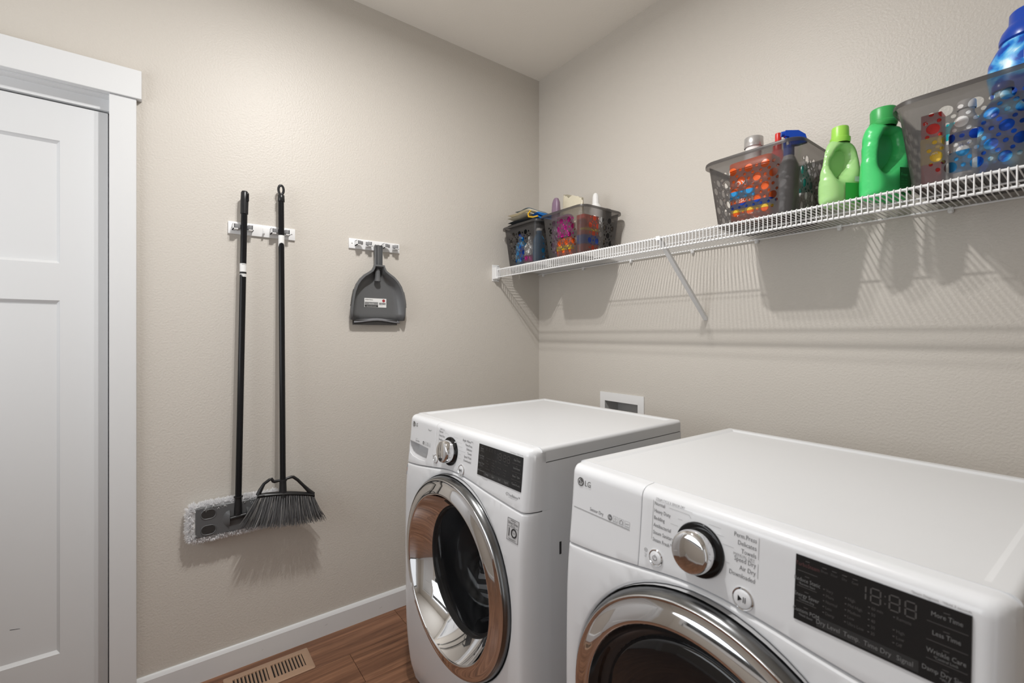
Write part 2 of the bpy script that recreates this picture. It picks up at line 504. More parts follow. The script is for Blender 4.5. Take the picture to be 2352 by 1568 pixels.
# baseboards
def baseboard(name, p0, p1, nrm, length_axis):
    h, t = 0.0875, 0.013
    prof = [(0, 0), (t, 0), (t, h - 0.013), (t - 0.002, h - 0.010), (t - 0.0055, h - 0.003), (t - 0.009, h), (0, h)]
    mb = MB()
    n = len(prof); vs = []
    for e in (p0, p1):
        for d, z in prof: vs.append((e[0] + nrm[0] * d, e[1] + nrm[1] * d, z))
    mb.add(vs, [tuple(range(n))[::-1], tuple(range(n, 2 * n))] + [(k, (k + 1) % n, n + (k + 1) % n, n + k) for k in range(n)])
    return struct(name, mb, M_TRIM, ang=30)
bl = baseboard('baseboard_left', (0.0005, -1.8035), (0.0005, -0.001), (1, 0), 1)
mb = MB()
for y, z, w in ((-1.19, 0.042, 0.010), (-0.955, 0.030, 0.012), (-1.425, 0.035, 0.004)):
    mb.add([(0.0139, y, z), (0.0139, y + w, z + 0.003), (0.0139, y + w, z + 0.0042), (0.0139, y, z + 0.0008)], [(0, 1, 2, 3)])
obj('scuff_mark', mb, mat('scuff_grey', (0.35, 0.35, 0.35), 0.6), bl, 0, False)
baseboard('baseboard_right', (0.014, -0.0005), (X1 - 0.001, -0.0005), (0, -1), 0)
baseboard('baseboard_side', (X1 - 0.0005, HY1 + 0.071), (X1 - 0.0005, -0.014), (-1, 0), 1)
baseboard('baseboard_back', (0.014, Y0 + 0.0005), (X1 - 0.014, Y0 + 0.0005), (0, 1), 0)

# door in the left wall
def shaker_door(name, y0, y1, z0, z1, x, label):
    """slab with two recessed panels, face at x, normal +X; parts: slab, panel"""
    t = 0.035; st = 0.117
    root = thing(name, label, None, (x, (y0 + y1) / 2, z0)); root['kind'] = 'structure'
    pans = [(1.374, 1.494, 1.891), (0.231, None, 1.374)]
    rows = [(0.231, 1.374), (1.494, 1.891)]
    mb = MB()
    mb.box(x - t, x, y0, y0 + st, z0, z1); mb.box(x - t, x, y1 - st, y1, z0, z1)
    for a, b in ((z0, 0.231), (1.374, 1.494), (1.891, z1)): mb.box(x - t, x, y0 + st, y1 - st, a, b)
    obj('door_slab', mb, M_DOOR, root, 0, False)
    for a, b in rows:
        mb = MB()
        yA, yB = y0 + st, y1 - st
        o = [(yA, a), (yB, a), (yB, b), (yA, b)]; g = 0.009
        i = [(yA + g, a + g), (yB - g, a + g), (yB - g, b - g), (yA + g, b - g)]
        mb.add([(x - 0.0012, *p) for p in o] + [(x - 0.011, *p) for p in i], [(0, 1, 5, 4), (1, 2, 6, 5), (2, 3, 7, 6), (3, 0, 4, 7), (4, 5, 6, 7)])
        mb.box(x - t + 0.004, x - 0.013, yA, yB, a, b)
        obj('door_panel', mb, M_DOOR, root, 0, False)
    return root
d1 = shaker_door('door_1', DY0 + 0.004, -1.8805, 0.012, 2.013, -0.044, 'white two-panel shaker door in the left wall')
mb = MB()
mb.add([(-0.0548, -2.111, 0.3435), (-0.0548, -2.089, 0.3400), (-0.0548, -2.089, 0.3413), (-0.0548, -2.111, 0.3455)], [(0, 1, 2, 3)])
obj('scuff_mark', mb, M_SCUFF, d1, 0, False)
# jambs and stops
mb = MB()
mb.box(-0.115, 0, DY1, DY1 + 0.018, 0, DZ); mb.box(-0.115, 0, DY0 - 0.018, DY0, 0, DZ); mb.box(-0.115, 0, DY0 - 0.018, DY1 + 0.018, DZ, DZ + 0.018)
mb.box(-0.060, -0.034, DY0, DY1, 2.0185, DZ)
struct('trim_1', mb, M_TRIM, ang=0, label='white jamb lining the doorway in the left wall')
mb = MB(); mb.box(0.0004, 0.019, -1.873, -1.803, 0, 2.060, 0.0012, 1)
o = struct('trim_2', mb, M_TRIM, label='white flat side casing of the doorway')
mb = MB(); mb.box(0.0004, 0.019, -2.770, -2.700, 0, 2.060, 0.0012, 1)
struct('trim_3', mb, M_TRIM, label='white flat side casing of the doorway, far side')
mb = MB(); mb.box(0.0004, 0.027, -2.784, -1.789, 2.0605, 2.156, 0.0012, 1)
struct('trim_4', mb, M_TRIM, label='white head casing above the doorway')
mb = MB(); mb.box(-0.16, -0.118, DY0 - 0.05, DY1 + 0.05, 0, DZ + 0.05)  # unseen near-black block, paints the door gaps as deep shade
struct('door_shade_panel', mb, M_DARK, ang=0, label='near-black panel painting the shade behind the door')

# unseen window added behind the camera to hold the fill light
win = thing('fill_window_1', 'white framed window added behind the camera for the fill light', None, ((WX0 + WX1) / 2, Y0, WZ0)); win['kind'] = 'structure'
mb = MB()
for a in ((WX0 - 0.07, WX0 + 0.02, WZ0 - 0.07, WZ1 + 0.07), (WX1 - 0.02, WX1 + 0.07, WZ0 - 0.07, WZ1 + 0.07), (WX0, WX1, WZ0 - 0.07, WZ0 + 0.02), (WX0, WX1, WZ1 - 0.02, WZ1 + 0.07)):
    mb.box(a[0], a[1], Y0 - 0.05, Y0 + 0.018, a[2], a[3])
obj('window_frame', mb, M_TRIM, win, 0, False)
mb = MB(); mb.box(WX0, WX1, Y0 - 0.07, Y0 - 0.065, WZ0, WZ1); obj('window_pane', mb, M_PANE, win, 0, False)

# white door in the wall behind the camera
d2 = thing('door_2', 'white panelled door in the wall behind the camera', None, (2.32, Y0, 0)); d2['kind'] = 'structure'
mb = MB(); mb.box(1.92, 2.72, Y0 + 0.001, Y0 + 0.012, 0.012, 2.03)
for a in ((1.92, 2.035, 0.012, 2.03), (2.605, 2.72, 0.012, 2.03), (2.035, 2.605, 0.012, 0.23), (2.035, 2.605, 1.37, 1.49), (2.035, 2.605, 1.91, 2.03)): mb.box(a[0], a[1], Y0 + 0.012, Y0 + 0.022, a[2], a[3])
obj('door_slab', mb, M_DOOR, d2, 0, False)
mb = MB()
for a in ((1.845, 1.915, 0, 2.06), (2.725, 2.795, 0, 2.06), (1.83, 2.81, 2.06, 2.155)): mb.box(a[0], a[1], Y0 + 0.001, Y0 + 0.026, a[2], a[3])
obj('door_casing', mb, M_TRIM, d2, 0, False)

# ceiling fixture above the washer (outside the frame, its bulbs light the room)
t = thing('ceiling_light', 'flush ceiling light with two round lenses above the washer', 'ceiling light', (1.035, -1.265, H))
mb = MB(); mb.lathe([(0.0, H - 0.0015), (0.15, H - 0.0015), (0.155, H - 0.012), (0.14, H - 0.022), (0.0, H - 0.022)], 40, Matrix.Translation((1.035, -1.265, 0)))
obj('base_plate', mb, M_WPLAST, t)
for b in BULBS:
    mb = MB(); mb.lathe([(0.050, H - 0.022), (0.050, 2.664), (0.046, 2.662), (0.046, 2.668), (0.0005, 2.668)], 32, Matrix.Translation((b[0], b[1], 0)))
    obj('lens_can', mb, M_WPLAST, t)

# ------------------------------------------------------------------ washer and dryer
MW, MD, MH = 0.682, 0.627, 0.978
FRONT = [(0.03, -0.022), (0.09, -0.040), (0.19, -0.053), (0.27, -0.058), (0.50, -0.061), (0.66, -0.060), (0.75, -0.057), (0.81, -0.051), (0.87, -0.044), (0.92, -0.039), (0.955, -0.036)]
SEAM = [(-0.03, 0.808), (0.03, 0.810), (0.1, 0.816), (0.2, 0.830), (0.29, 0.843), (0.36, 0.8455), (0.43, 0.841), (0.5, 0.833), (0.58, 0.826), (0.65, 0.821), (0.72, 0.821)]
RC = 0.024      # half-width of the rounded front corners
TOPR = 0.020
T1 = 0.956                       # where the console starts to roll over the top
T2 = T1 + TOPR * PI / 2
T3 = T2 + 0.016
def prof(t):
    if t <= T1: return smooth_tab(FRONT, min(t, 0.955)), t
    v0 = FRONT[-1][1]
    if t <= T2:
        a = (t - T1) / TOPR
        return v0 + TOPR * (1 - math.cos(a)), T1 + TOPR * math.sin(a)
    k = (t - T2) / (T3 - T2)
    return (v0 + TOPR) * (1 - k), T1 + TOPR + 0.0014 * k
SL, SR = RC - RC * PI / 2, MW - RC + RC * PI / 2
def surf(s, t, off=0.0):
    """(distance across the front, height along the front) -> local x, y, z; off > 0 moves outward"""
    v, z = prof(t)
    if s < RC: ph = min((RC - s) / RC, PI / 2); u = RC - RC * math.sin(ph); v *= math.cos(ph)
    elif s > MW - RC: ph = min((s - MW + RC) / RC, PI / 2); u = MW - RC + RC * math.sin(ph); v *= math.cos(ph)
    else: ph = 0; u = s
    if t > T1 and ph: z -= 0.010 * math.sin(ph) ** 3
    return (u, v - off, z)
DC, DZC = 0.341, 0.545           # door centre
def rolled_panel(outer, holes, pts, edge, depth, hole_circ=None, rolled_holes=True):
    """front sheet with rolled borders: outer and holes are CCW loops in (s, t)"""
    mb = MB()
    o_in = offset_loop(outer, -edge)
    h_out = [offset_loop(h, edge) for h in holes]
    ins = lambda x, y: in_poly(x, y, o_in) and not any(in_poly(x, y, h) for h in h_out)
    pts = [p for p in pts if ins(*p)]
    V, F = cdt(o_in, h_out, pts, ins)
    mb.add([surf(*p) for p in V], F)
    for loop, sgn in [(outer, -1)] + [(h, 1) for h in holes]:
        prev = [surf(*p) for p in offset_loop(loop, sgn * edge)]
        for k in (0.33, 0.66, 1.0):
            a = k * PI / 2
            cur = [surf(*p, -edge * (1 - math.cos(a))) for p in offset_loop(loop, sgn * edge * (1 - math.sin(a)))]
            mb.strip(prev, cur); prev = cur
        mb.strip(prev, [surf(*p, -depth) for p in loop])
    return mb
def grid_pts(s0, s1, t0, t1, ns, nt):
    return [(s0 + (s1 - s0) * (i + 0.5) / ns, t0 + (t1 - t0) * (j + 0.5) / nt) for i in range(ns) for j in range(nt)]
def s_samples(a, b, n=16):
    """sample positions that follow the round corners"""
    xs = set([a, b]); 
    for k in range(n + 1): xs.add(a + (b - a) * k / n)
    for k in range(7):
        for q in (SL + (RC - SL) * k / 6, MW - RC + (SR - MW + RC) * k / 6):
            if a < q < b: xs.add(q)
    xs = sorted(xs); out = [xs[0]]
    for x in xs[1:]:
        if x - out[-1] > 0.0015: out.append(x)
    if out[-1] != b: out[-1] = b
    return out
CS = [SL + (RC - SL) * k / 6 for k in range(7)] + [MW - RC + (SR - MW + RC) * k / 6 for k in range(7)]

def front_mesh():
    R = 0.2885
    seam = [(s, smooth_tab(SEAM, s) - 0.0022) for s in s_samples(SL, SR, 40)]
    zs = [0.022 + (0.80 - 0.022) * k / 26 for k in range(27)]
    bottom = [(s, 0.022) for s in s_samples(SL, SR, 20)]
    right = [(SR, z) for z in zs[1:]]; left = [(SL, z) for z in reversed(zs[1:])]
    outer = bottom + right + seam[::-1] + left
    pts = [(s, z) for s in CS[1:-1] for z in zs[1:]] + grid_pts(RC, MW - RC, 0.03, 0.83, 26, 34)
    return rolled_panel(outer, [circle(DC, DZC, R, 72)], pts, 0.006, 0.03).mesh('front_panel', 40)
def console_mesh(a, b, holes=()):
    g = 0.0006
    a2 = a + (g if a > SL else 0); b2 = b - (g if b < SR else 0)
    low = [(s, smooth_tab(SEAM, s) + 0.0006) for s in s_samples(a2, b2, 24)]
    top = [(s, T3) for s in s_samples(a2, b2, 24)][::-1]
    ts = [0.825 + (T1 - 0.825) * k / 8 for k in range(9)] + [T1 + (T2 - T1) * k / 5 for k in range(1, 6)]
    outer = low + [(b2, t) for t in ts if t > low[-1][1] + 0.004] + top + [(a2, t) for t in reversed(ts) if t > low[0][1] + 0.004]
    pts = [(s, t) for s in CS if a2 < s < b2 for t in ts] + [(s, t) for s in [a2 + (b2 - a2) * (k + .5) / 18 for k in range(18)] for t in ts]
    return rolled_panel(outer, list(holes), pts, 0.0012, 0.012).mesh('console', 40)
RECESS = [(0.030, 0.846), (0.052, 0.838), (0.100, 0.835), (0.143, 0.838), (0.152, 0.848), (0.157, 0.866), (0.158, 0.8815), (0.090, 0.884), (0.022, 0.886), (0.020, 0.868)]

def lid_mesh():
    bm = bmesh.new(); bmesh.ops.create_cube(bm, size=1)
    for v in bm.verts:
        v.co = Vector((MW / 2 + v.co.x * MW, MD / 2 + v.co.y * MD, 0.9595 + v.co.z * (MH - 0.941)))
    ed = [e for e in bm.edges if not (all(abs(v.co.y) < 1e-4 for v in e.verts)) and not all(v.co.z < 0.95 for v in e.verts)]
    bmesh.ops.bevel(bm, geom=ed, offset=0.011, segments=8, profile=0.5, affect='EDGES')
    top = max((f for f in bm.faces if f.normal.z > 0.99), key=lambda f: f.calc_area())
    bmesh.ops.inset_region(bm, faces=[top], thickness=0.022, use_boundary=True)
    bmesh.ops.inset_region(bm, faces=[top], thickness=0.011, depth=-0.0036)
    mb = MB(); mb.bm(bm); return mb.mesh('lid', 13)

def machine(kind, loc, rot, label):
    dry = kind == 'dryer'
    r = thing(kind, label, kind, loc); r.rotation_euler = (0, 0, rot)
    def P(name, mb, m, parent=None, ang=35, fix=True):
        o = obj(name, mb, m, parent or r, ang, fix, world=False)
        if any(k in name for k in ('lettering', 'lines', 'icons', 'symbol', 'digits', 'emblem', 'logo', 'seam_shade', 'keys')): o['kind'] = 'stuff'
        return o
    # cabinet
    mb = MB()
    mb.box(0.001, 0.006, 0.0, MD - 0.004, 0.018, 0.9385); mb.box(MW - 0.006, MW - 0.001, 0.0, MD - 0.004, 0.018, 0.9385)
    mb.box(0.006, MW - 0.006, MD - 0.009, MD - 0.004, 0.018, 0.9385); mb.box(0.006, MW - 0.006, 0.0, MD - 0.009, 0.018, 0.024)
    mb.box(0.004, MW - 0.004, 0.004, MD - 0.008, 0.936, 0.942)
    for x in (0.06, MW - 0.06):
        for y in (0.06, MD - 0.08): mb.lathe([(0, 0), (0.024, 0), (0.024, 0.01), (0.012, 0.012), (0.012, 0.03)], 16, Matrix.Translation((x, y, 0)))
    P('cabinet', mb, M_APPL, None, 30, False)
    mb = MB(); mb.box(0.003, MW - 0.003, 0.002, MD - 0.006, 0.9380, 0.9415); P('lid_gap', mb, M_SEAM, None, 0)
    P('lid', lid_mesh(), M_LID)
    P('front_panel', front_mesh(), M_APPL)
    mb = MB()   # near-black sheets painting the shade behind the seam and inside the shell
    mb.add([surf(s, smooth_tab(SEAM, s) + dz, -0.008) for s in s_samples(SL + .004, SR - .004, 30) for dz in (-0.006, 0.006)], [(2 * i, 2 * i + 2, 2 * i + 3, 2 * i + 1) for i in range(len(s_samples(SL + .004, SR - .004, 30)) - 1)])
    mb.add([(0.1, 0.0, 0.03), (0.6, 0, 0.03), (0.6, 0, 0.2), (0.1, 0, 0.2)], [(0, 1, 2, 3)])
    P('seam_shade', mb, M_SEAM, None, 0, False)
    split = 0.203
    if dry:
        P('badge_panel', console_mesh(SL, split), M_APPL)
    else:
        dr = P('detergent_drawer', console_mesh(SL, split, [RECESS]), M_APPL)
        n = 24; mb = MB()
        lp = RECESS
        A = [surf(*p, -0.0008) for p in offset_loop(lp, 0.001)]
        B = [surf(p[0], p[1], -0.012) for p in offset_loop(lp, -0.006)]
        D2 = [surf(p[0], p[1], -0.034 + 0.020 * max(0, (0.862 - p[1]) / 0.03)) for p in offset_loop(lp, -0.012)]
        mb.strip(A, B); mb.strip(B, D2); mb.add(D2, [tuple(range(len(D2)))])
        P('drawer_pull', mb, mat('pull_grey', (0.55, 0.55, 0.56), 0.3), dr, 50)
    con = P('console', console_mesh(split, SR), M_APPL)
    mp = lambda off: (lambda a, b: surf(a, b, off))
    # knob
    ku, kz = (0.324, 0.905) if dry else (0.300, 0.901)
    def axis(u, z):
        v0 = prof(z - 0.01)[0]; v1 = prof(z + 0.01)[0]
        n = Vector((0, -0.02, v1 - v0)).normalized()   # outward normal of the console
        n = Vector((0, -1, 0)) if abs(n.y) < 1e-6 else Vector((0, -0.02, (v0 - v1) * -1)).normalized()
        zax = n; xax = Vector((1, 0, 0)); yax = zax.cross(xax)
        return Matrix.Translation((u, prof(z)[0], z)) @ Matrix(((xax.x, yax.x, zax.x, 0), (xax.y, yax.y, zax.y, 0), (xax.z, yax.z, zax.z, 0), (0, 0, 0, 1)))
    A = axis(ku, kz)
    mb = MB(); mb.lathe([(0.0, -0.004), (0.0435, -0.004), (0.0435, 0.003), (0.0425, 0.0045), (0.041, 0.005), (0.033, 0.0045), (0.0, 0.0045)], 48, A)
    kn = P('knob', mb, M_BLACKG)
    mb = MB(); mb.lathe([(0.0345, 0.004), (0.0345, 0.022), (0.0335, 0.028), (0.032, 0.0315), (0.030, 0.033), (0.0285, 0.0335), (0.020, 0.0350), (0.010, 0.0357), (0.0001, 0.0360)], 48, A)
    P('knob_cap', mb, M_CHROME, kn)
    # buttons
    for nm, (bu, bz), rr in (('power_button', (0.241, 0.860) if dry else (0.216, 0.860), 0.0145), ('start_button', (0.3995, 0.860) if dry else (0.372, 0.859), 0.0165)):
        A = axis(bu, bz)
        mb = MB(); mb.lathe([(rr * 0.98, -0.002), (rr, 0.0015), (rr - 0.001, 0.0028), (rr - 0.0022, 0.0022), (rr - 0.0026, 0.0005)], 36, A)
        bt = P(nm, mb, M_CHROME)
        mb = MB(); mb.lathe([(rr - 0.0026, 0.0005), (rr - 0.003, 0.0022), (rr - 0.005, 0.0030), (0.0001, 0.0034)], 32, A)
        P('button_face', mb, M_APPL, bt)
        mb = MB(); L = lambda a, b, A=A: tuple(A @ Vector((a, b, 0.0040)))
        if nm == 'power_button':
            flat_ring(mb, 0, 0, 0.0036, 0.0047, L, 18, PI / 2 + 0.5, 2.5 * PI - 0.5); flat_rect(mb, -0.0006, 0.0006, 0.001, 0.0060, L)
        else:
            flat_poly(mb, [(-0.0062, -0.0045), (0.0004, 0), (-0.0062, 0.0045)], L); flat_rect(mb, 0.0018, 0.0029, -0.0042, 0.0042, L); flat_rect(mb, 0.0046, 0.0057, -0.0042, 0.0042, L)
        P('button_symbol', mb, M_BLACKP if nm != 'power_button' else M_PRINT, bt, 0, False)
    # display
    d0, d1, e0, e1 = (0.471, 0.6485, 0.867, 0.9545) if dry else (0.4555, 0.6515, 0.868, 0.9535)
    mb = MB(); N = 6
    for j in range(N):
        flat_rect(mb, d0, d1, e0 + (e1 - e0) * j / N, e0 + (e1 - e0) * (j + 1) / N, mp(0.0012))
    ed = [(d0, e0), (d1, e0), (d1, e1), (d0, e1)]
    mb.strip([surf(*p, 0.0012) for p in ed], [surf(*p, -0.003) for p in ed])
    dsp = P('display', mb, M_DISPLAY, None, 50)
    dw, dh = d1 - d0, e1 - e0
    X = lambda k: d0 + dw * k
    Y = lambda k: e0 + dh * k
    f = mp(0.0017)
    # keys row
    mb = MB()
    flat_rect(mb, X(0.16), X(0.755), Y(0.035), Y(0.185), mp(0.0014))
    P('touch_keys', mb, M_DKEY, dsp, 0, False)
    lk = ['Dry Level', 'Temp.', 'Time Dry', 'Signal'] if dry else ['Temp', 'Spin', 'Soil', 'Signal']
    left = [('TurboSteam', None), ('Reduce Static', '*Remote Start'), ('Energy Saver', '*Custom Dry'), ('Custom PGM', '*Hold 3secs')] if dry else [('Steam', 'Fresh Care'), ('Pre Wash', '*Remote Start'), ('Delay Wash', '*Add Item'), ('Add Garments', None)]
    right = [('More Time', None), ('Less Time', None), ('Wrinkle Care', '*Control Lock'), ('Damp Dry Signal', '*Wi-Fi')] if dry else [('Cold Wash', None), ('Extra Rinse', None), ('Rinse + Spin', None), ('*Control Lock', None)]
    cols = [['Very', 'More', 'Normal', 'Less', 'Damp'], ['High', 'Mid High', 'Medium', 'Low', 'Ultra Low'], ['60 min', '50', '40', '30', '20'], ['Remote', '', 'High', 'Low', 'Off']] if dry else [['Extra Hot', 'Hot', 'Warm', 'Cold', 'Tap Cold'], ['Extra High', 'High', 'Medium', 'Low', 'No Spin'], ['Heavy', '', 'Normal', '', 'Light'], ['Remote', '', 'High', 'Low', 'Off']]
    tq = []; dim = []; red = []
    for k, w in enumerate(lk): tq.append((w, dh * 0.095, 'CENTER', 0.85, X(0.235 + 0.15 * k), Y(0.08)))
    ln = MB()
    for k, (w, sub) in enumerate(left):
        y = Y(0.845 - 0.235 * k)
        (red if (dry and k == 0) else tq).append((w, dh * 0.085, 'CENTER', 0.8, X(0.085), y))
        if sub: tq.append((sub, dh * 0.05, 'CENTER', 0.8, X(0.085), y - dh * 0.055))
        flat_rect(ln, X(0.07), X(0.10), y + dh * 0.085, y + dh * 0.095, f)
        if k < 3: flat_rect(ln, X(0.015), X(0.155), y - dh * 0.083, y - dh * 0.075, f)
    for k, (w, sub) in enumerate(right):
        y = Y(0.83 - 0.235 * k)
        tq.append((w, dh * 0.085, 'CENTER', 0.8, X(0.885), y))
        if sub: tq.append((sub, dh * 0.05, 'CENTER', 0.8, X(0.885), y - dh * 0.055))
        flat_rect(ln, X(0.87), X(0.90), y + dh * 0.085, y + dh * 0.095, f)
        if k < 3: flat_rect(ln, X(0.79), X(0.985), y - dh * 0.083, y - dh * 0.075, f)
    for c, ws in enumerate(cols):
        for k, w in enumerate(ws):
            if not w: continue
            y = Y(0.60 - 0.085 * k) ; x = X(0.215 + 0.14 * c)
            dim.append((w, dh * 0.062, 'LEFT', 0.8, x, y)); flat_rect(ln, x - dw * 0.018, x - dw * 0.008, y + dh * 0.015, y + dh * 0.030, f)
    for k, w in enumerate(['Drum', 'Door', 'Dry', 'Cool']): 
        dim.append((w, dh * 0.05, 'CENTER', 0.8, X(0.20 + 0.065 * k), Y(0.86))); flat_rect(ln, X(0.185 + 0.065 * k), X(0.215 + 0.065 * k), Y(0.925), Y(0.935), f)
    P('display_lettering', lettering(tq, f), M_DTEXT, dsp, 0, False)
    P('display_small_lettering', lettering(dim, f), M_DTEXT2, dsp, 0, False)
    P('display_lines', ln, M_DTEXT2, dsp, 0, False)
    if red: P('display_red_lettering', lettering(red, f), M_DRED, dsp, 0, False)
    seg = MB()      # 18:88 seven-segment digits
    def digit(x, y, w, h, segs):
        th = h * 0.085; g = th * 0.6
        S7 = {'a': ((x + g, y + h), (x + w - g, y + h)), 'g': ((x + g, y + h / 2), (x + w - g, y + h / 2)), 'd': ((x + g, y), (x + w - g, y)),
              'f': ((x, y + h / 2 + g), (x, y + h - g)), 'b': ((x + w, y + h / 2 + g), (x + w, y + h - g)), 'e': ((x, y + g), (x, y + h / 2 - g)), 'c': ((x + w, y + g), (x + w, y + h / 2 - g))}
        for q in segs: flat_line(seg, *S7[q], th, f)
    hx = dh * 0.20
    for k, sg in enumerate(('bc', 'abcdefg', 'abcdefg', 'abcdefg')):
        digit(X(0.405 + 0.085 * k + (0.02 if k > 1 else 0)), Y(0.70), dw * 0.055, hx, sg)
    for q in (0.74, 0.84): flat_rect(seg, X(0.5675), X(0.574), Y(q), Y(q + 0.02), f)
    P('display_digits', seg, M_DTEXT2 if not dry else M_DTEXT2, dsp, 0, False)
    # printing on the console
    f = mp(0.0005)
    dark = []; lite = []; lines = MB()
    if dry:
        names = ['Normal', 'Heavy Duty', 'Bedding', 'Antibacterial', 'Steam Sanitary\u2122', 'Steam Fresh\u2122']; ls = (0.9545, 0.0128)
        rn = [('Perm.Press', 0.948), ('Delicates', 0.937), ('Towels', 0.9257), ('Speed Dry', 0.912), ('Air Dry', 0.9005), ('Downloaded', 0.889)]
        lx, rx, head = 0.2315, 0.4165, 'STEAM CYCLE & SENSOR DRY'
        lite.append(('MANUAL DRY', 0.0062, 'RIGHT', 0.85, 0.4145, 0.9195)); flat_rect(lines, 0.385, 0.4145, 0.9183, 0.9187, f)
    else:
        names = ['Normal', 'Heavy Duty', 'Bedding', 'Sanitary', 'Allergiene\u2122', 'Tub Clean']; ls = (0.9505, 0.0125)
        rn = [('Bright Whites\u2122', 0.9445), ('Perm.Press', 0.933), ('Delicates', 0.922), ('Towels', 0.9105), ('Speed Wash', 0.899), ('Downloaded', 0.8875)]
        lx, rx, head = 0.2255, 0.419, 'STEAM CYCLE'
    for k, w in enumerate(names):
        y = ls[0] - ls[1] * k - 0.003; dark.append((w, 0.0092, 'LEFT', 0.78, lx, y))
        x0 = lx + 0.0052 * len(w) * 0.92 + 0.002; 
        d = Vector((ku - 0.0445 * math.cos(math.radians(62 - 22 * k)), kz + 0.0445 * math.sin(math.radians(62 - 22 * k))))
        if x0 < d.x - 0.002 and k < 5: flat_line(lines, (x0, y + 0.003), (d.x, y + 0.003) if k else (ku - 0.022, y + 0.003), 0.0005, f)
    flat_line(lines, (ku - 0.022, ls[0]), (ku - 0.018, kz + 0.0445), 0.0005, f)
    for k, (w, y) in enumerate(rn):
        dark.append((w, 0.0098, 'RIGHT', 0.80, rx, y)); x0 = rx - 0.0056 * len(w) * 0.98 - 0.002
        xk = ku + 0.046 * math.cos(math.asin(max(-0.95, min(0.95, (y + 0.003 - kz) / 0.046))))
        if x0 > xk + 0.002: flat_line(lines, (xk, y + 0.003), (x0, y + 0.003), 0.0005, f)
    lite.append((head, 0.0062, 'LEFT', 0.72, lx + 0.002, ls[0] + 0.0065)); flat_rect(lines, lx + 0.002, lx + 0.002 + 0.0031 * len(head), ls[0] + 0.0053, ls[0] + 0.0057, f)
    flat_line(lines, (lx - 0.0025, ls[0] + 0.005), (lx - 0.0025, ls[0] - ls[1] * 5 - 0.001), 0.0006, f)
    if dry:
        flat_line(lines, (rx + 0.003, 0.957), (rx + 0.003, 0.925), 0.0006, f); flat_line(lines, (rx + 0.003, 0.919), (rx + 0.003, 0.898), 0.0006, f)
        lite.append(('*Smart Diagnosis   *Hold 3 seconds', 0.0042, 'RIGHT', 0.85, 0.648, 0.9565))
    else:
        flat_line(lines, (rx + 0.003, 0.953), (rx + 0.003, 0.944), 0.0006, f)
        lite.append(('*Smart Diagnosis  *Hold 3 seconds', 0.0045, 'RIGHT', 0.85, 0.650, 0.9565))
        lite.append(('*Press and hold', 0.0045, 'LEFT', 0.85, 0.482, 0.861))
        dark.append(('True', 0.0095, 'LEFT', 0.8, 0.601, 0.8475)); dark.append(('Balance\u2122', 0.0098, 'LEFT', 0.84, 0.6165, 0.8475)); lite.append(('ANTI-VIBRATION SYSTEM', 0.0030, 'LEFT', 1.0, 0.603, 0.8435))
        flat_ring(lines, 0.5955, 0.8508, 0.0022, 0.0042, f, 3, 0.3, 0.3 + 1.6); flat_ring(lines, 0.5955, 0.8508, 0.0022, 0.0042, f, 3, 2.4, 4.0); flat_ring(lines, 0.5955, 0.8508, 0.0022, 0.0042, f, 3, 4.5, 6.1)
    # icons beside the power button
    pu = 0.2265 if dry else 0.2045
    flat_ring(lines, pu - 0.008, 0.866, 0.0028, 0.0036, f, 14); flat_ring(lines, pu - 0.008, 0.866, 0.0008, 0.0014, f, 8)
    lite.append(('Tag', 0.0042, 'CENTER', 0.8, pu - 0.008, 0.8575)); lite.append(('On', 0.0042, 'CENTER', 0.8, pu - 0.008, 0.8535))
    # left block
    if dry:
        dark.append(('Sensor Dry', 0.0098, 'LEFT', 0.84, 0.0715, 0.8925))
        flat_rect(lines, 0.024, 0.1785, 0.8865, 0.8880, f, 6); ix = 0.1215; iy = 0.8955
    else:
        dark.append(('Direct Drive', 0.0085, 'LEFT', 0.66, 0.0635, 0.8905)); lite.append(('Inverter', 0.0045, 'LEFT', 0.8, 0.064, 0.899)); dark.append(('T', 0.008, 'LEFT', 0.9, 0.1475, 0.9405)); dark.append(('Steam\u2122', 0.0075, 'LEFT', 0.78, 0.152, 0.9400))
        ix = 0.1155; iy = 0.8945
    icons = MB(); flat_ring(icons, ix + 0.006, iy, 0.0001, 0.0058, f, 20)
    for k in range(3):
        a = ix + 0.0145 + 0.0150 * k; s2 = 0.0058
        for q in (((a, iy - s2), (a + 2 * s2, iy - s2)), ((a + 2 * s2, iy - s2), (a + 2 * s2, iy + s2)), ((a + 2 * s2, iy + s2), (a, iy + s2)), ((a, iy + s2), (a, iy - s2))): flat_line(lines, *q, 0.0005, f)
        flat_line(lines, (a + 0.001, iy - s2 + 0.002), (a + 2 * s2 - 0.001, iy - s2 + 0.002), 0.001, f)
    flat_ring(lines, ix + 0.0203, iy + 0.001, 0.0018, 0.0025, f, 12)
    hx0 = ix + 0.0353
    for q in (((hx0 - .0038, iy + .0005), (hx0, iy + .0042)), ((hx0, iy + .0042), (hx0 + .0038, iy + .0005)), ((hx0 - .003, iy + .0012), (hx0 - .003, iy - .003)), ((hx0 + .003, iy + .0012), (hx0 + .003, iy - .003))): flat_line(icons, *q, 0.0009, f)
    flat_line(lines, (ix + 0.046, iy), (ix + 0.0545, iy + 0.0015), 0.0014, f)
    P('panel_icons', icons, M_PRINT, con, 0, False)
    mbt = MB(); q = lettering([('he', 0.0085, 'CENTER', 0.9, ix + 0.006, iy - 0.0024)], mp(0.0008)); P('icon_lettering', q, M_APPL, con, 0, False)
    P('panel_lettering', lettering(dark, f), M_PRINT, con, 0, False)
    P('panel_small_lettering', lettering(lite, f), M_PRINT2, con, 0, False)
    P('panel_lines', lines, M_PRINT2, con, 0, False)
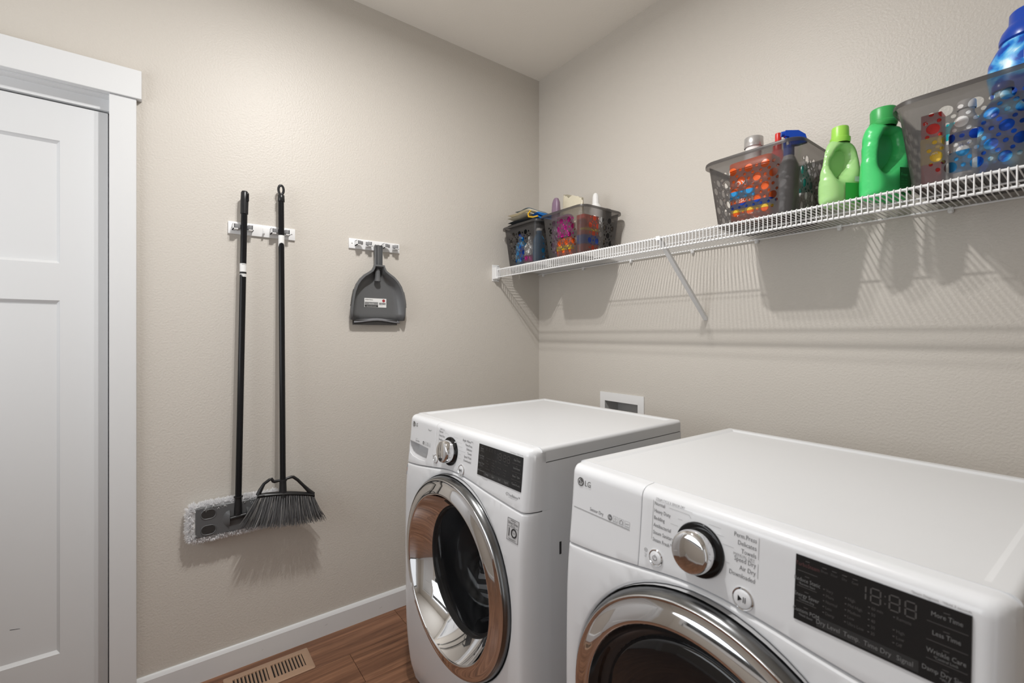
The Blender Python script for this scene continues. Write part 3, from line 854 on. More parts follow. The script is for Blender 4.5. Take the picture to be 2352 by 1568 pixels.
    # maker's emblem: ring with stylised face, and two letters
    lu, lz, lr = (0.0400, 0.9440, 0.0092) if dry else (0.0420, 0.9470, 0.0092)
    lg = MB(); f2 = mp(0.0012)
    flat_ring(lg, lu, lz, lr * 0.86, lr, f2, 32); flat_ring(lg, lu, lz, lr * 0.0, lr * 0.86, mp(0.0007), 32)
    for vs, r2 in zip(text_shapes([('LG', 0.0168, 'LEFT', 0.9)]), [0]):
        lg.add([f2(lu + lr + 0.0028 + x, lz - 0.0060 + y) for x, y in vs[0]], vs[1])
    em = P('logo', lg, M_LOGO, None, 0, False)
    fm = MB(); f3 = mp(0.0015)
    flat_rect(fm, lu - 0.0006, lu + 0.0006, lz - 0.0035, lz + 0.0035, f3); flat_rect(fm, lu - 0.0006, lu + 0.0030, lz - 0.0042, lz - 0.0031, f3)
    flat_ring(fm, lu, lz, lr * 0.60, lr * 0.70, f3, 20, 0.5 * PI, 2.0 * PI); flat_rect(fm, lu + lr * 0.28, lu + lr * 0.70, lz - 0.0005, lz + 0.0005, f3); flat_ring(fm, lu - lr * 0.32, lz + lr * 0.30, 0.0001, 0.0011, f3, 8)
    P('emblem_face', fm, M_APPL, em, 0, False)
    # door
    AX = Matrix.Translation((DC, 0, DZC)) @ Matrix(((1, 0, 0, 0), (0, 0, -1, 0), (0, 1, 0, 0), (0, 0, 0, 1)))   # local z -> -y (outward)
    mb = MB(); mb.lathe([(0.2882, 0.056), (0.2878, 0.030), (0.285, 0.026), (0.26, 0.024)], 72, AX)
    P('door_recess', mb, mat('recess_shade', (0.42, 0.42, 0.43), 0.4))  # grey tint paints the shade in the recess round the door
    mb = MB(); mb.lathe([(0.2845, 0.026), (0.2855, 0.045), (0.2850, 0.062), (0.2825, 0.0690), (0.2795, 0.0740), (0.277, 0.0760)], 96, AX)
    door = P('door', mb, M_DCHROME)
    mb = MB(); mb.lathe([(0.277, 0.0760), (0.2758, 0.0774), (0.2742, 0.0776), (0.272, 0.0772), (0.262, 0.0815), (0.250, 0.0862), (0.240, 0.0893), (0.2365, 0.0898), (0.2340, 0.0885), (0.2325, 0.0850)], 120, AX)
    P('chrome_ring', mb, M_CHROME, door, 60)
    if not dry:
        mb = MB(); mb.lathe([(0.2325, 0.0850), (0.228, 0.075), (0.212, 0.049), (0.196, 0.030), (0.190, 0.024)], 96, AX)
        P('inner_bezel', mb, M_CHROME, door, 60)
        mb = MB(); mb.lathe([(0.190, 0.024), (0.187, 0.020), (0.184, 0.012), (0.180, 0.010)], 72, AX); P('gasket', mb, M_RUBBER, door)
        mb = MB(); mb.lathe([(0.186, 0.0225), (0.182, 0.024), (0.176, 0.016), (0.170, -0.01), (0.160, -0.05), (0.145, -0.078), (0.115, -0.092), (0.06, -0.098), (0.0005, -0.100)], 72, AX)
        P('door_glass', mb, M_TGLASS, door, 70)
        mb = MB(); mb.lathe([(0.270, -0.012), (0.262, -0.06), (0.262, -0.30), (0.25, -0.32), (0.0005, -0.325)], 64, AX)
        drum = P('drum', mb, M_STEEL)
        for k in range(3):
            a = math.radians(20 + 120 * k); mb = MB()
            c, s_ = math.cos(a), math.sin(a)
            sec = [(-0.032, 0.262), (-0.016, 0.222), (0, 0.214), (0.016, 0.222), (0.032, 0.262)]
            A1 = [AX @ Vector((c * rr - s_ * t2, s_ * rr + c * t2, -0.07)) for t2, rr in sec]; B1 = [AX @ Vector((c * rr - s_ * t2, s_ * rr + c * t2, -0.31)) for t2, rr in sec]
            mb.strip(A1, B1, False); mb.add(A1, [tuple(range(5))]); P('drum_baffle', mb, M_STEEL, drum, 60)
    else:
        mb = MB(); mb.lathe([(0.2325, 0.0850), (0.229, 0.078), (0.222, 0.066), (0.212, 0.060), (0.206, 0.058)], 96, AX)
        P('inner_bezel', mb, mat('bezel_dark', (0.05, 0.05, 0.052), 0.12, metal=0.6), door, 60)
        mb = MB(); mb.lathe([(0.206, 0.058), (0.203, 0.062), (0.198, 0.0645), (0.15, 0.0665), (0.08, 0.068), (0.0005, 0.0685)], 72, AX)
        P('door_glass', mb, mat('smoked_door_glass', (0.012, 0.012, 0.013), 0.05, coat=0.3), door, 70)
        mb = MB()   # finger pocket at the left of the glass
        A1 = [AX @ Vector((rr * math.cos(a), rr * math.sin(a), 0.072 - 0.02 * (rr < 0.215))) for rr in (0.2275, 0.206) for a in [math.radians(150 + 6 * k) for k in range(11)]]
        mb.add(A1, [(k, k + 1, k + 12, k + 11) for k in range(10)])
        P('finger_pocket', mb, M_BLACKG, door, 50)
    return r

washer = machine('washer', (0.4698, -0.9819, 0), 0.0191, 'white front-loading washer with clear glass door, beside the left wall')
dryer = machine('dryer', (1.281, -0.9658, 0), -0.0274, 'white front-loading dryer with smoked glass door, nearest the camera')
# washer extras
mf = lambda a, b: surf(a, b, 0.0008)
mb = MB(); flat_rect(mb, 0.609, 0.6555, 0.7415, 0.797, mf); bd = obj('warranty_badge', mb, mat('badge_grey', (0.52, 0.52, 0.53), 0.4), washer, 0, False, world=False)
mf2 = lambda a, b: surf(a, b, 0.0013)
q = lettering([('INVERTER', 0.0045, 'CENTER', 1.0, 0.632, 0.7905), ('Direct Drive', 0.0090, 'CENTER', 0.82, 0.632, 0.783), ('MOTOR', 0.0042, 'CENTER', 1.1, 0.632, 0.7780), ('1', 0.030, 'CENTER', 0.9, 0.6185, 0.7525), ('WARRANTY', 0.0045, 'CENTER', 1.15, 0.632, 0.7448), ('YEAR', 0.0045, 'CENTER', 0.9, 0.638, 0.7620)], mf2)
flat_ring(q, 0.638, 0.7635, 0.0078, 0.0115, mf2, 24)
for p in (((0.610, 0.7425), (0.6545, 0.7425)), ((0.6545, 0.7425), (0.6545, 0.796)), ((0.6545, 0.796), (0.610, 0.796)), ((0.610, 0.796), (0.610, 0.7425)), ((0.612, 0.7765), (0.6525, 0.7765))): flat_line(q, *p, 0.0007, mf2)
obj('badge_lettering', q, M_LABELB, bd, 0, False, world=False)['kind'] = 'stuff'
for k, (z0, z1, m) in enumerate(((0.790, 0.799, M_SKY), (0.7755, 0.790, M_ORANGE), (0.764, 0.7755, M_SKY))):
    mb = MB(); flat_rect(mb, 0.006, 0.017, z0, z1, mf, 3); o = obj('energy_sticker', mb, m, washer, 0, False, world=False)
mb = MB(); mb.box(MW - 0.0015, MW + 0.0002, 0.060, 0.066, 0.694, 0.726); obj('side_slot', mb, M_BLACKP, washer, 0, world=False)
# laundry in the washer drum
def towel_blob(name, label, loc, sx, sy, sz, m, seed, cat='towel', group=None):
    rnd = random.Random(seed); mb = MB()
    bm = bmesh.new(); bmesh.ops.create_icosphere(bm, subdivisions=4, radius=1)
    ks = [(Vector((rnd.uniform(-1, 1), rnd.uniform(-1, 1), rnd.uniform(-1, 1))) * 5, rnd.uniform(0, 6), rnd.uniform(0.03, 0.08)) for _ in range(7)]
    for v in bm.verts:
        d = v.co.copy(); k = 1 + sum(a * math.sin(w.dot(d) + p) for w, p, a in ks)
        v.co = Vector((loc[0] + d.x * sx * k, loc[1] + d.y * sy * k, loc[2] + d.z * sz * k))
    mb.bm(bm); o = obj(name, mb, m, None, 80); tag(o, label, cat, group); return o
M_STRIPE = mat('striped_cloth', (0.7, 0.7, 0.7), 0.9, spec=0.1)
n_, l_, b_ = nodes(M_STRIPE)
tc = n_.new('ShaderNodeTexCoord'); wv = n_.new('ShaderNodeTexWave'); wv.inputs['Scale'].default_value = 9; wv.inputs['Distortion'].default_value = 6; wv.inputs['Detail'].default_value = 1
wv.bands_direction = 'Z'
cr = n_.new('ShaderNodeValToRGB'); cr.color_ramp.elements[0].position = 0.45; cr.color_ramp.elements[0].color = (0.05, 0.05, 0.055, 1); cr.color_ramp.elements[1].position = 0.55; cr.color_ramp.elements[1].color = (0.8, 0.8, 0.8, 1)
l_.new(tc.outputs['Object'], wv.inputs['Vector']); l_.new(wv.outputs['Fac'], cr.inputs[0]); l_.new(cr.outputs[0], b_.inputs['Base Color'])
towel_blob('striped_towel', 'crumpled white and black striped towel inside the washer drum', (0.715, -0.780, 0.405), 0.110, 0.070, 0.085, M_STRIPE, 3)

# ------------------------------------------------------------------ washer outlet box in the right wall
t = thing('outlet_box', 'white recessed plastic outlet box in the wall behind the washer', 'outlet box', (0.602, 0.0, 0.745))
mb = MB()
ou = (0.4725, 0.7325, 0.722, 0.984); ii = (0.503, 0.699, 0.760, 0.943)
for a in ((ou[0], ii[0], ou[2], ou[3]), (ii[1], ou[1], ou[2], ou[3]), (ii[0], ii[1], ou[2], ii[2]), (ii[0], ii[1], ii[3], ou[3])): mb.box(a[0], a[1], -0.005, -0.0008, a[2], a[3])
obj('face_frame', mb, M_WPLAST, t, 0, False)
mb = MB()
a0 = [(ii[0], -0.0045, ii[2]), (ii[1], -0.0045, ii[2]), (ii[1], -0.0045, ii[3]), (ii[0], -0.0045, ii[3])]
b0 = [(ii[0] + .004, 0.088, ii[2]), (ii[1] - .004, 0.088, ii[2]), (ii[1] - .004, 0.088, ii[3]), (ii[0] + .004, 0.088, ii[3])]
mb.strip(a0, b0); mb.add(b0, [(0, 1, 2, 3)])
obj('recessed_box', mb, mat('box_grey_white', (0.5, 0.5, 0.5), 0.5), t, 0, False)
for x in (0.565, 0.64):
    mb = MB(); mb.tube([(x, 0.05, ii[2]), (x, 0.05, ii[2] + 0.05)], 0.011, 12); mb.tube([(x, 0.05, ii[2] + 0.04), (x, 0.02, ii[2] + 0.04)], 0.009, 12)
    obj('valve', mb, M_SILV, t)

# ------------------------------------------------------------------ wire shelf
ZR = 1.6085
ZW = ZR + 0.0046        # wire centre on top of the rails
ZTOP = ZW + 0.0016
YF, YM = -0.3160, -0.195
X0S, X1S = 0.030, 2.42
shelf = thing('wire_shelf', 'long white ventilated wire shelf on the right wall', 'shelf', (1.2, -0.16, ZR))
for nm, y, z, r in (('front_rail', YF, ZR, 0.0033), ('lower_front_rail', YF, 1.5690, 0.0033), ('middle_rail', YM, ZR - 0.0006, 0.0026), ('back_rail', -0.0075, ZR, 0.0028)):
    mb = MB(); mb.tube([(X0S if y < -0.1 else 0.004, y, z), (X1S, y, z)], r, 10); obj(nm, mb, M_WIRE, shelf, 60)
mb = MB()
yw = YF - 0.0044
mb.tube([(0, -0.003, ZW), (0, YF + 0.004, ZW), (0, YF - 0.0012, ZW - 0.0006), (0, yw + 0.0006, ZW - 0.0028), (0, yw, ZW - 0.0060), (0, yw, 1.5665)], 0.00165, 6)
wire_me = mb.mesh('wire', 70); wire_me.materials.append(M_WIRE)
k = 0
while X0S + 0.012 + k * 0.01262 < X1S:
    o = bpy.data.objects.new('wire', wire_me); C.objects.link(o); o.parent = shelf
    o.matrix_parent_inverse = Matrix.Translation(-shelf.location); o.location = (X0S + 0.012 + k * 0.01262, 0, 0); k += 1
# diagonal support strut
mb = MB()
p0, p1 = Vector((1.030, -0.314, 1.604)), Vector((1.0275, -0.0015, 1.322))
d = (p1 - p0).normalized(); wv_ = Vector((1, 0, 0)); nn = d.cross(wv_).normalized()
def strut(w, h, off):
    A = [p0 + wv_ * a + nn * (b + off) for a, b in ((-w, -h), (w, -h), (w, h), (-w, h))]; B = [p + (p1 - p0) for p in A]
    mb.add(A + B, [(0, 1, 2, 3), (7, 6, 5, 4), (0, 4, 5, 1), (1, 5, 6, 2), (2, 6, 7, 3), (3, 7, 4, 0)])
strut(0.0085, 0.0009, 0)
for sx in (-0.0078, 0.0078):
    A = [p0 + wv_ * (sx + a) + nn * b for a, b in ((-0.0008, 0.0008), (0.0008, 0.0008), (0.0008, -0.0095), (-0.0008, -0.0095))]; B = [p + (p1 - p0) for p in A]
    mb.add(A + B, [(0, 1, 2, 3), (7, 6, 5, 4), (0, 4, 5, 1), (1, 5, 6, 2), (2, 6, 7, 3), (3, 7, 4, 0)])
mb.box(1.022, 1.038, -0.3215, -0.310, 1.601, 1.6155)
obj('support_strut', mb, M_WIRE, shelf, 20)
# end bracket on the left wall
mb = MB(); mb.box(0.0004, 0.0035, -0.3300, -0.2850, 1.550, 1.6385, 0.001, 1)
mb.box(0.0035, 0.034, -0.3290, -0.2990, 1.5600, 1.6225, 0.002, 1); mb.box(0.034, 0.040, -0.3215, -0.3085, 1.5625, 1.5745)
eb = obj('end_bracket', mb, M_WPLAST, shelf)
for z in (1.557, 1.631):
    mb = MB(); mb.lathe([(0.0001, 0.0045), (0.002, 0.0042), (0.003, 0.0030)], 10, Matrix.Translation((0, -0.2925, z)) @ Matrix.Rotation(PI / 2, 4, 'Y'))
    obj('screw', mb, M_SCREW, eb)
# wall clips
mb = MB(); mb.box(-0.006, 0.006, -0.0125, -0.0006, 1.5975, 1.6125, 0.0015, 1); mb.box(-0.0045, 0.0045, -0.0150, -0.0006, 1.5950, 1.6035, 0.0015, 1)
clip_me = mb.mesh('wall_clip'); clip_me.materials.append(M_WPLAST)
for x in (0.046, 0.36, 0.664, 0.974, 1.2285, 1.486, 1.746, 2.0, 2.26):
    o = bpy.data.objects.new('wall_clip', clip_me); C.objects.link(o); o.parent = shelf
    o.matrix_parent_inverse = Matrix.Translation(-shelf.location); o.location = (x, 0, 0)

# ------------------------------------------------------------------ perforated baskets
BL, BD, BH = 0.297, 0.268, 0.214           # rim length, rim depth, height
bl_, bd_ = 0.232, 0.218                    # base
def basket_mesh():
    th = 0.0018
    nC = 6
    def loop_fn(L, D, r):
        # segments: front (-y) left to right, corner, right, corner, back, corner, left, corner
        fx, fy = L / 2 - r, D / 2 - r
        return fx, fy, r
    lo = loop_fn(bl_, bd_, 0.030); hi = loop_fn(BL - 0.016, BD - 0.016, 0.034)
    # parameter s: flats measured with mean length, corners with mean arc
    fl = [lo[0] + hi[0], lo[1] + hi[1], lo[0] + hi[0], lo[1] + hi[1]]
    arc = 0.032 * PI / 2
    marks = [0]
    for k in range(4): marks += [marks[-1] + fl[k], marks[-1] + fl[k] + arc]
    tot = marks[-1]
    def ring(par, s, inset):
        fx, fy, r = par; r2 = r - inset
        for k in range(4):
            a, b, c = marks[2 * k], marks[2 * k + 1], marks[2 * k + 2]
            if s <= b + 1e-9:
                q = (s - a) / (b - a); q = max(0, q)
                P0 = [(-fx, -fy - r2), (fx + r2, -fy), (fx, fy + r2), (-fx - r2, fy)][k]; P1 = [(fx, -fy - r2), (fx + r2, fy), (-fx, fy + r2), (-fx - r2, -fy)][k]
                return (P0[0] + (P1[0] - P0[0]) * q, P0[1] + (P1[1] - P0[1]) * q)
            if s <= c + 1e-9:
                q = (s - b) / (c - b); ang = -PI / 2 + k * PI / 2 + q * PI / 2
                cx, cy = [(fx, -fy), (fx, fy), (-fx, fy), (-fx, -fy)][k]
                return (cx + r2 * math.cos(ang), cy + r2 * math.sin(ang))
        return ring(par, 0, inset)
    HW = BH - 0.010
    def P(s, t, inset=0.0):
        s = s % tot if s > tot + 1e-9 else s
        a = ring(lo, s, inset); b = ring(hi, s, inset); k = t / HW
        return (a[0] + (b[0] - a[0]) * k, a[1] + (b[1] - a[1]) * k, t)
    outer_s = []
    for k in range(4):
        a, b, c = marks[2 * k], marks[2 * k + 1], marks[2 * k + 2]
        outer_s += [a + (b - a) * i / 6 for i in range(6)] + [b + (c - b) * i / nC for i in range(nC)]
    outer_s.append(tot)
    outer = [(s, 0.0) for s in outer_s] + [(s, HW) for s in reversed(outer_s)]
    holes = []; circ = []
    cs, rs = 0.0465, 0.0325
    for k in range(4):
        a, b = marks[2 * k], marks[2 * k + 1]; m = (a + b) / 2
        for j in range(5):
            z = 0.034 + rs * j
            # allowed half width at this height (walls taper)
            for i in range(-8, 9):
                for dx, dz, r, n in ((0, 0, 0.0122, 16), (cs / 2, 0.001, 0.0049, 9), (cs / 4, rs / 2, 0.0043, 9), (-cs / 4, rs / 2, 0.0047, 9)):
                    x = m + i * cs + (j % 2) * cs / 2 + dx; zz = z + dz
                    if x - r < a + 0.001 or x + r > b - 0.001 or zz + r > HW - 0.022: continue
                    if any((x - q[0]) ** 2 + (zz - q[1]) ** 2 < (r + q[2] + 0.0016) ** 2 for q in circ): continue
                    circ.append((x, zz, r)); holes.append(circle(x, zz, r, n, 0.1))
    pts = [(s, HW * j / 6) for s in outer_s[1:-1] for j in range(1, 6)]
    pts = [p for p in pts if not any((p[0] - q[0]) ** 2 + (p[1] - q[1]) ** 2 < (q[2] + 0.002) ** 2 for q in circ)]
    cells = {}
    for q in circ: cells.setdefault((int(q[0] / 0.03), int(q[1] / 0.03)), []).append(q)
    def inside(x, y):
        if not (0 < x < tot and 0 < y < HW): return False
        ci, cj = int(x / 0.03), int(y / 0.03)
        for i in (-1, 0, 1):
            for j in (-1, 0, 1):
                for q in cells.get((ci + i, cj + j), ()):
                    if (x - q[0]) ** 2 + (y - q[1]) ** 2 < q[2] ** 2 * 0.98: return False
        return True
    V, F = cdt(outer, holes, pts, inside)
    mb = MB()
    mb.add([P(*p) for p in V], F)
    for h in holes:
        mb.strip([P(*p) for p in h], [P(*p, th) for p in h])
    # flared rim, rolled outward and down
    R0 = [P(s, HW) for s in outer_s[:-1]]
    def rim(dr, dz):
        out = []
        for s in outer_s[:-1]:
            a = ring(hi, s, -dr); out.append((a[0], a[1], HW + dz))
        return out
    prev = R0
    for dr, dz in ((0.0015, 0.006), (0.004, 0.009), (0.0075, 0.010), (0.0105, 0.008), (0.0115, 0.004), (0.0118, -0.003)):
        cur = rim(dr, dz); mb.strip(prev, cur); prev = cur
    # floor
    B0 = [P(s, 0.0) for s in outer_s[:-1]]
    mb.add(B0, [tuple(range(len(B0)))])
    return mb.mesh('storage_basket', 40, fix=False)
basket_me = basket_mesh(); basket_me.materials.append(M_SMOKE)
BASK = {'A': (0.181, -0.163), 'B': (0.492, -0.163), 'C': (1.333, -0.163), 'D': (1.832, -0.163)}
blab = {'A': 'smoky grey perforated basket with folded cloths on top, in the shelf corner', 'B': 'smoky grey perforated basket holding pink and orange packs, second from the corner',
        'C': 'smoky grey perforated basket holding an orange tub, beside the lime green bottle', 'D': 'smoky grey perforated basket holding blue bottles, at the right edge of the photo'}
for k_, (x, y) in BASK.items():
    o = bpy.data.objects.new('storage_basket', basket_me); C.objects.link(o); o.location = (x, y, ZTOP + 0.0005)
    tag(o, blab[k_], 'basket', 'smoky baskets on the wire shelf')
ZB = ZTOP + 0.0025     # floor inside the baskets

# ------------------------------------------------------------------ bottles and packs
def inflate(outline, holes, R, Wd, step, place, rim=None):
    """silhouette with real thickness: outline (a, z), thickness grows from the edge"""
    xs = [p[0] for p in outline]; ys = [p[1] for p in outline]
    def dense(loop, st):
        out = []
        n = len(loop)
        for i in range(n):
            a = Vector(loop[i]); b = Vector(loop[(i + 1) % n]); m = max(1, int((b - a).length / st))
            out += [tuple(a + (b - a) * k / m) for k in range(m)]
        return out
    O = dense(outline, step * 0.8); Hs = [dense(h, step * 0.6) for h in holes]
    segs = [(Vector(l[i]), Vector(l[(i + 1) % len(l)])) for l in [O] + Hs for i in range(len(l))]
    def dist(x, y):
        p = Vector((x, y)); best = 1e9
        for a, b in segs:
            ab = b - a; t = max(0, min(1, (p - a).dot(ab) / max(ab.length_squared, 1e-12))); best = min(best, (p - a - ab * t).length_squared)
        return math.sqrt(best)
    ins = lambda x, y: in_poly(x, y, O) and not any(in_poly(x, y, h) for h in Hs)
    pts = []
    y = min(ys) + step / 2; j = 0
    while y < max(ys):
        x = min(xs) + (step / 2 if j % 2 else 0)
        while x < max(xs):
            if ins(x, y) and dist(x, y) > step * 0.35: pts.append((x, y))
            x += step
        y += step * 0.87; j += 1
    V, F = cdt(O, Hs, pts, ins)
    def wd(p):
        d = dist(*p)
        if d < 1e-5: return 0.0
        R2 = R(p[1]) if callable(R) else R
        k = min(d / R2, 1); return Wd * math.sqrt(max(0, 1 - (1 - k) ** 2)) * (R2 / (R(0.0) if callable(R) else R) if callable(R) else 1)
    ws = [wd(p) for p in V]
    nb = [set() for _ in V]
    for f in F:
        for i in f: nb[i].update(f)
    for _ in range(5):
        ws = [sum(ws[j] for j in nb[i]) / len(nb[i]) if ws[i] > 1e-6 and nb[i] else ws[i] for i in range(len(ws))]
    mb = MB(); n = len(V)
    mb.add([place(p[0], p[1], w) for p, w in zip(V, ws)] + [place(p[0], p[1], -w) for p, w in zip(V, ws)], list(F) + [tuple(i + n for i in reversed(f)) for f in F])
    return mb
def placer(cx, cy, z0, az):
    """a runs horizontally across the broad face, w along its normal (azimuth az)"""
    nx, ny = math.cos(az), math.sin(az); tx, ty = -ny, nx
    return lambda a, z, w: (cx + tx * a + nx * w, cy + ty * a + ny * w, z0 + z)
def curve_pts(ctrl, n=6):
    out = []; m = len(ctrl)
    for i in range(m):
        p0, p1, p2, p3 = [Vector(ctrl[(i + k - 1) % m]) for k in range(4)]
        for k in range(n):
            t = k / n
            out.append(tuple(0.5 * ((2 * p1) + (p2 - p0) * t + (2 * p0 - 5 * p1 + 4 * p2 - p3) * t * t + (3 * p1 - p0 - 3 * p2 + p3) * t ** 3)))
    return out
# lime bottle
AZ1 = math.radians(-30)
t = thing('detergent_bottle', 'pale lime green bottle with lime cap and loop handle, beside the darker green one', 'bottle', (1.548, -0.200, ZTOP))
pl1 = placer(1.548, -0.200, ZTOP + 0.001, AZ1)
out1 = curve_pts([(-0.0560, 0.0042), (0.0000, 0.0000), (0.0560, 0.0042), (0.0605, 0.0318), (0.0594, 0.0901), (0.0515, 0.1325), (0.0470, 0.1643), (0.0336, 0.1866), (0.0202, 0.1950), (-0.0202, 0.1950), (-0.0381, 0.1823), (-0.0470, 0.1590), (-0.0538, 0.1251), (-0.0605, 0.0901), (-0.0616, 0.0318)], 5)
hol1 = curve_pts([(-0.0224, 0.0869), (-0.0090, 0.0933), (0.0067, 0.1145), (0.0146, 0.1431), (0.0090, 0.1622), (-0.0090, 0.1654), (-0.0269, 0.1484), (-0.0325, 0.1166)], 4)
obj('bottle_body', inflate(out1, [hol1], 0.028, 0.0325, 0.0065, pl1), M_LIME, t, 80)
mb = MB(); mb.add([pl1(p[0], p[1], 0.0) for p in hol1], [tuple(range(len(hol1)))]); obj('handle_web', mb, M_LIME, t, 0, False)
mb = MB(); c1 = Vector(pl1(0, 0.193, 0))
mb.lathe([(0.023, -0.006), (0.0245, 0.0), (0.0245, 0.008), (0.0215, 0.010), (0.0205, 0.036), (0.0195, 0.039), (0.0005, 0.039)], 32, Matrix.Translation(c1)); cp = obj('bottle_cap', mb, M_LIMEC, t)
lab = []
mb = MB(); g = 7
def label_patch(mb, pl, a0, a1, z0, z1, wf, n=6, m=4):
    vs = [pl(a0 + (a1 - a0) * i / n, z0 + (z1 - z0) * j / m, wf(a0 + (a1 - a0) * i / n, z0 + (z1 - z0) * j / m)) for j in range(m + 1) for i in range(n + 1)]
    mb.add(vs, [(j * (n + 1) + i, j * (n + 1) + i + 1, (j + 1) * (n + 1) + i + 1, (j + 1) * (n + 1) + i) for j in range(m) for i in range(n)])
wf1 = lambda a, z: 0.0338 * math.sqrt(max(0.0, 1 - max(0, (abs(a) - 0.029) / 0.030) ** 2)) + 0.0012
label_patch(mb, pl1, -0.016, 0.040, 0.012, 0.066, wf1); ob = obj('bottle_label', mb, M_GREENL, t, 60, False)
mb = MB(); label_patch(mb, pl1, 0.012, 0.026, 0.070, 0.084, lambda a, z: wf1(a, z) + 0.0005, 2, 2); obj('label_seal', mb, M_LABELW, ob, 60, False)
# green bottle
AZ2 = math.radians(-28)
t = thing('detergent_bottle', 'saturated green bottle with dark green cap and big handle, beside the lime one', 'bottle', (1.641, -0.185, ZTOP))
pl2 = placer(1.641, -0.185, ZTOP + 0.001, AZ2)
out2 = curve_pts([(-0.0582, 0.0043), (0.0000, 0.0000), (0.0627, 0.0043), (0.0672, 0.0321), (0.0672, 0.1017), (0.0627, 0.1552), (0.0538, 0.1926), (0.0381, 0.2119), (0.0000, 0.2140), (-0.0314, 0.2119), (-0.0493, 0.1947), (-0.0560, 0.1605), (-0.0605, 0.1070), (-0.0627, 0.0321)], 5)
hol2 = curve_pts([(-0.0157, 0.0835), (0.0022, 0.0984), (0.0202, 0.1198), (0.0314, 0.1498), (0.0246, 0.1766), (0.0022, 0.1819), (-0.0157, 0.1691), (-0.0235, 0.1338), (-0.0258, 0.0963)], 4)
obj('bottle_body', inflate(out2, [hol2], 0.029, 0.0345, 0.0065, pl2), M_GREEN, t, 80)
mb = MB(); mb.add([pl2(p[0], p[1], 0.0) for p in hol2], [tuple(range(len(hol2)))]); obj('handle_web', mb, M_GREEN, t, 0, False)
c2 = Vector(pl2(0.002, 0.2105, 0))
mb = MB(); mb.lathe([(0.027, -0.008), (0.030, -0.002), (0.031, 0.002), (0.031, 0.006), (0.029, 0.008), (0.0295, 0.036), (0.0275, 0.041), (0.0005, 0.042)], 36, Matrix.Translation(c2)); obj('bottle_cap', mb, M_GREENC, t)
wf2 = lambda a, z: 0.0368 * math.sqrt(max(0.0, 1 - max(0, (abs(a - 0.002) - 0.032) / 0.034) ** 2)) + 0.0012
mb = MB(); label_patch(mb, pl2, 0.010, 0.056, 0.012, 0.085, wf2); lb = obj('bottle_label', mb, M_GREEND, t, 60, False)
q = lettering([('Free', 0.012, 'LEFT', 0.9, 0.013, 0.062)] + [('xxxxxx xxxx'.replace('x', '-'), 0.006, 'LEFT', 0.9, 0.013, 0.052 - 0.007 * k) for k in range(5)], lambda a, z: pl2(a, z, wf2(a, z) + 0.0005))
obj('label_lettering', q, M_GREEN, lb, 0, False)['kind'] = 'stuff'
mb = MB(); sp_ = [pl2(-0.0605 + 0.0035 * (1 - abs(k - 8) / 8), 0.012 + 0.0105 * k, 0.0) for k in range(10)]

def simple(name, label, mb, m, cat, parts=(), base=None, ang=50):
    """thing with one body and further parts: parts = [(name, mb, material)]"""
    vs = mb.v; bx = (min(v[0] for v in vs) + max(v[0] for v in vs)) / 2; by = (min(v[1] for v in vs) + max(v[1] for v in vs)) / 2; bz = min(v[2] for v in vs)
    t = thing(name, label, cat, (bx, by, bz))
    obj({'bottle': 'bottle_body', 'spray bottle': 'bottle_body'}.get(cat, 'body'), mb, m, t, ang)
    for nm, pm, mm in parts: obj(nm, pm, mm, t, ang, not nm.endswith(('lettering', 'band')))
    return t
def LOFT(*secs, n=28):
    mb = MB(); mb.loft(secs, n); return mb
def bottle_mb(cx, cy, z, h, hx, hy, neck, e=2.6):
    return LOFT((z, cx, cy, hx * 0.93, hy * 0.93, e), (z + 0.004, cx, cy, hx, hy, e), (z + h * 0.62, cx, cy, hx, hy, e), (z + h * 0.74, cx, cy, hx * 0.93, hy * 0.93, e), (z + h * 0.86, cx, cy, hx * 0.6, hy * 0.6, 2.2), (z + h * 0.92, cx, cy, neck, neck, 2), (z + h, cx, cy, neck, neck, 2))
def cap_mb(cx, cy, z, r, h):
    mb = MB(); mb.lathe([(r * 0.96, 0), (r, 0.002), (r * 0.97, h - 0.002), (r * 0.9, h), (0.0003, h)], 28, Matrix.Translation((cx, cy, z))); return mb
def wrap(cx, cy, z0, z1, hx, hy, e, a0, a1, d=0.0008, n=18):
    mb = MB(); vs = []
    for z in (z0, z1):
        for k in range(n + 1):
            a = a0 + (a1 - a0) * k / n; c, s_ = math.cos(a), math.sin(a)
            vs.append((cx + (hx + d) * math.copysign(abs(c) ** (2 / e), c), cy + (hy + d) * math.copysign(abs(s_) ** (2 / e), s_), z))
    mb.add(vs, [(k, k + 1, n + 2 + k, n + 1 + k) for k in range(n)]); return mb
FRONTARC = (math.radians(180), math.radians(360))
def front_text(reqs, cx, y): return lettering(reqs, lambda a, b: (cx + a, y, b))

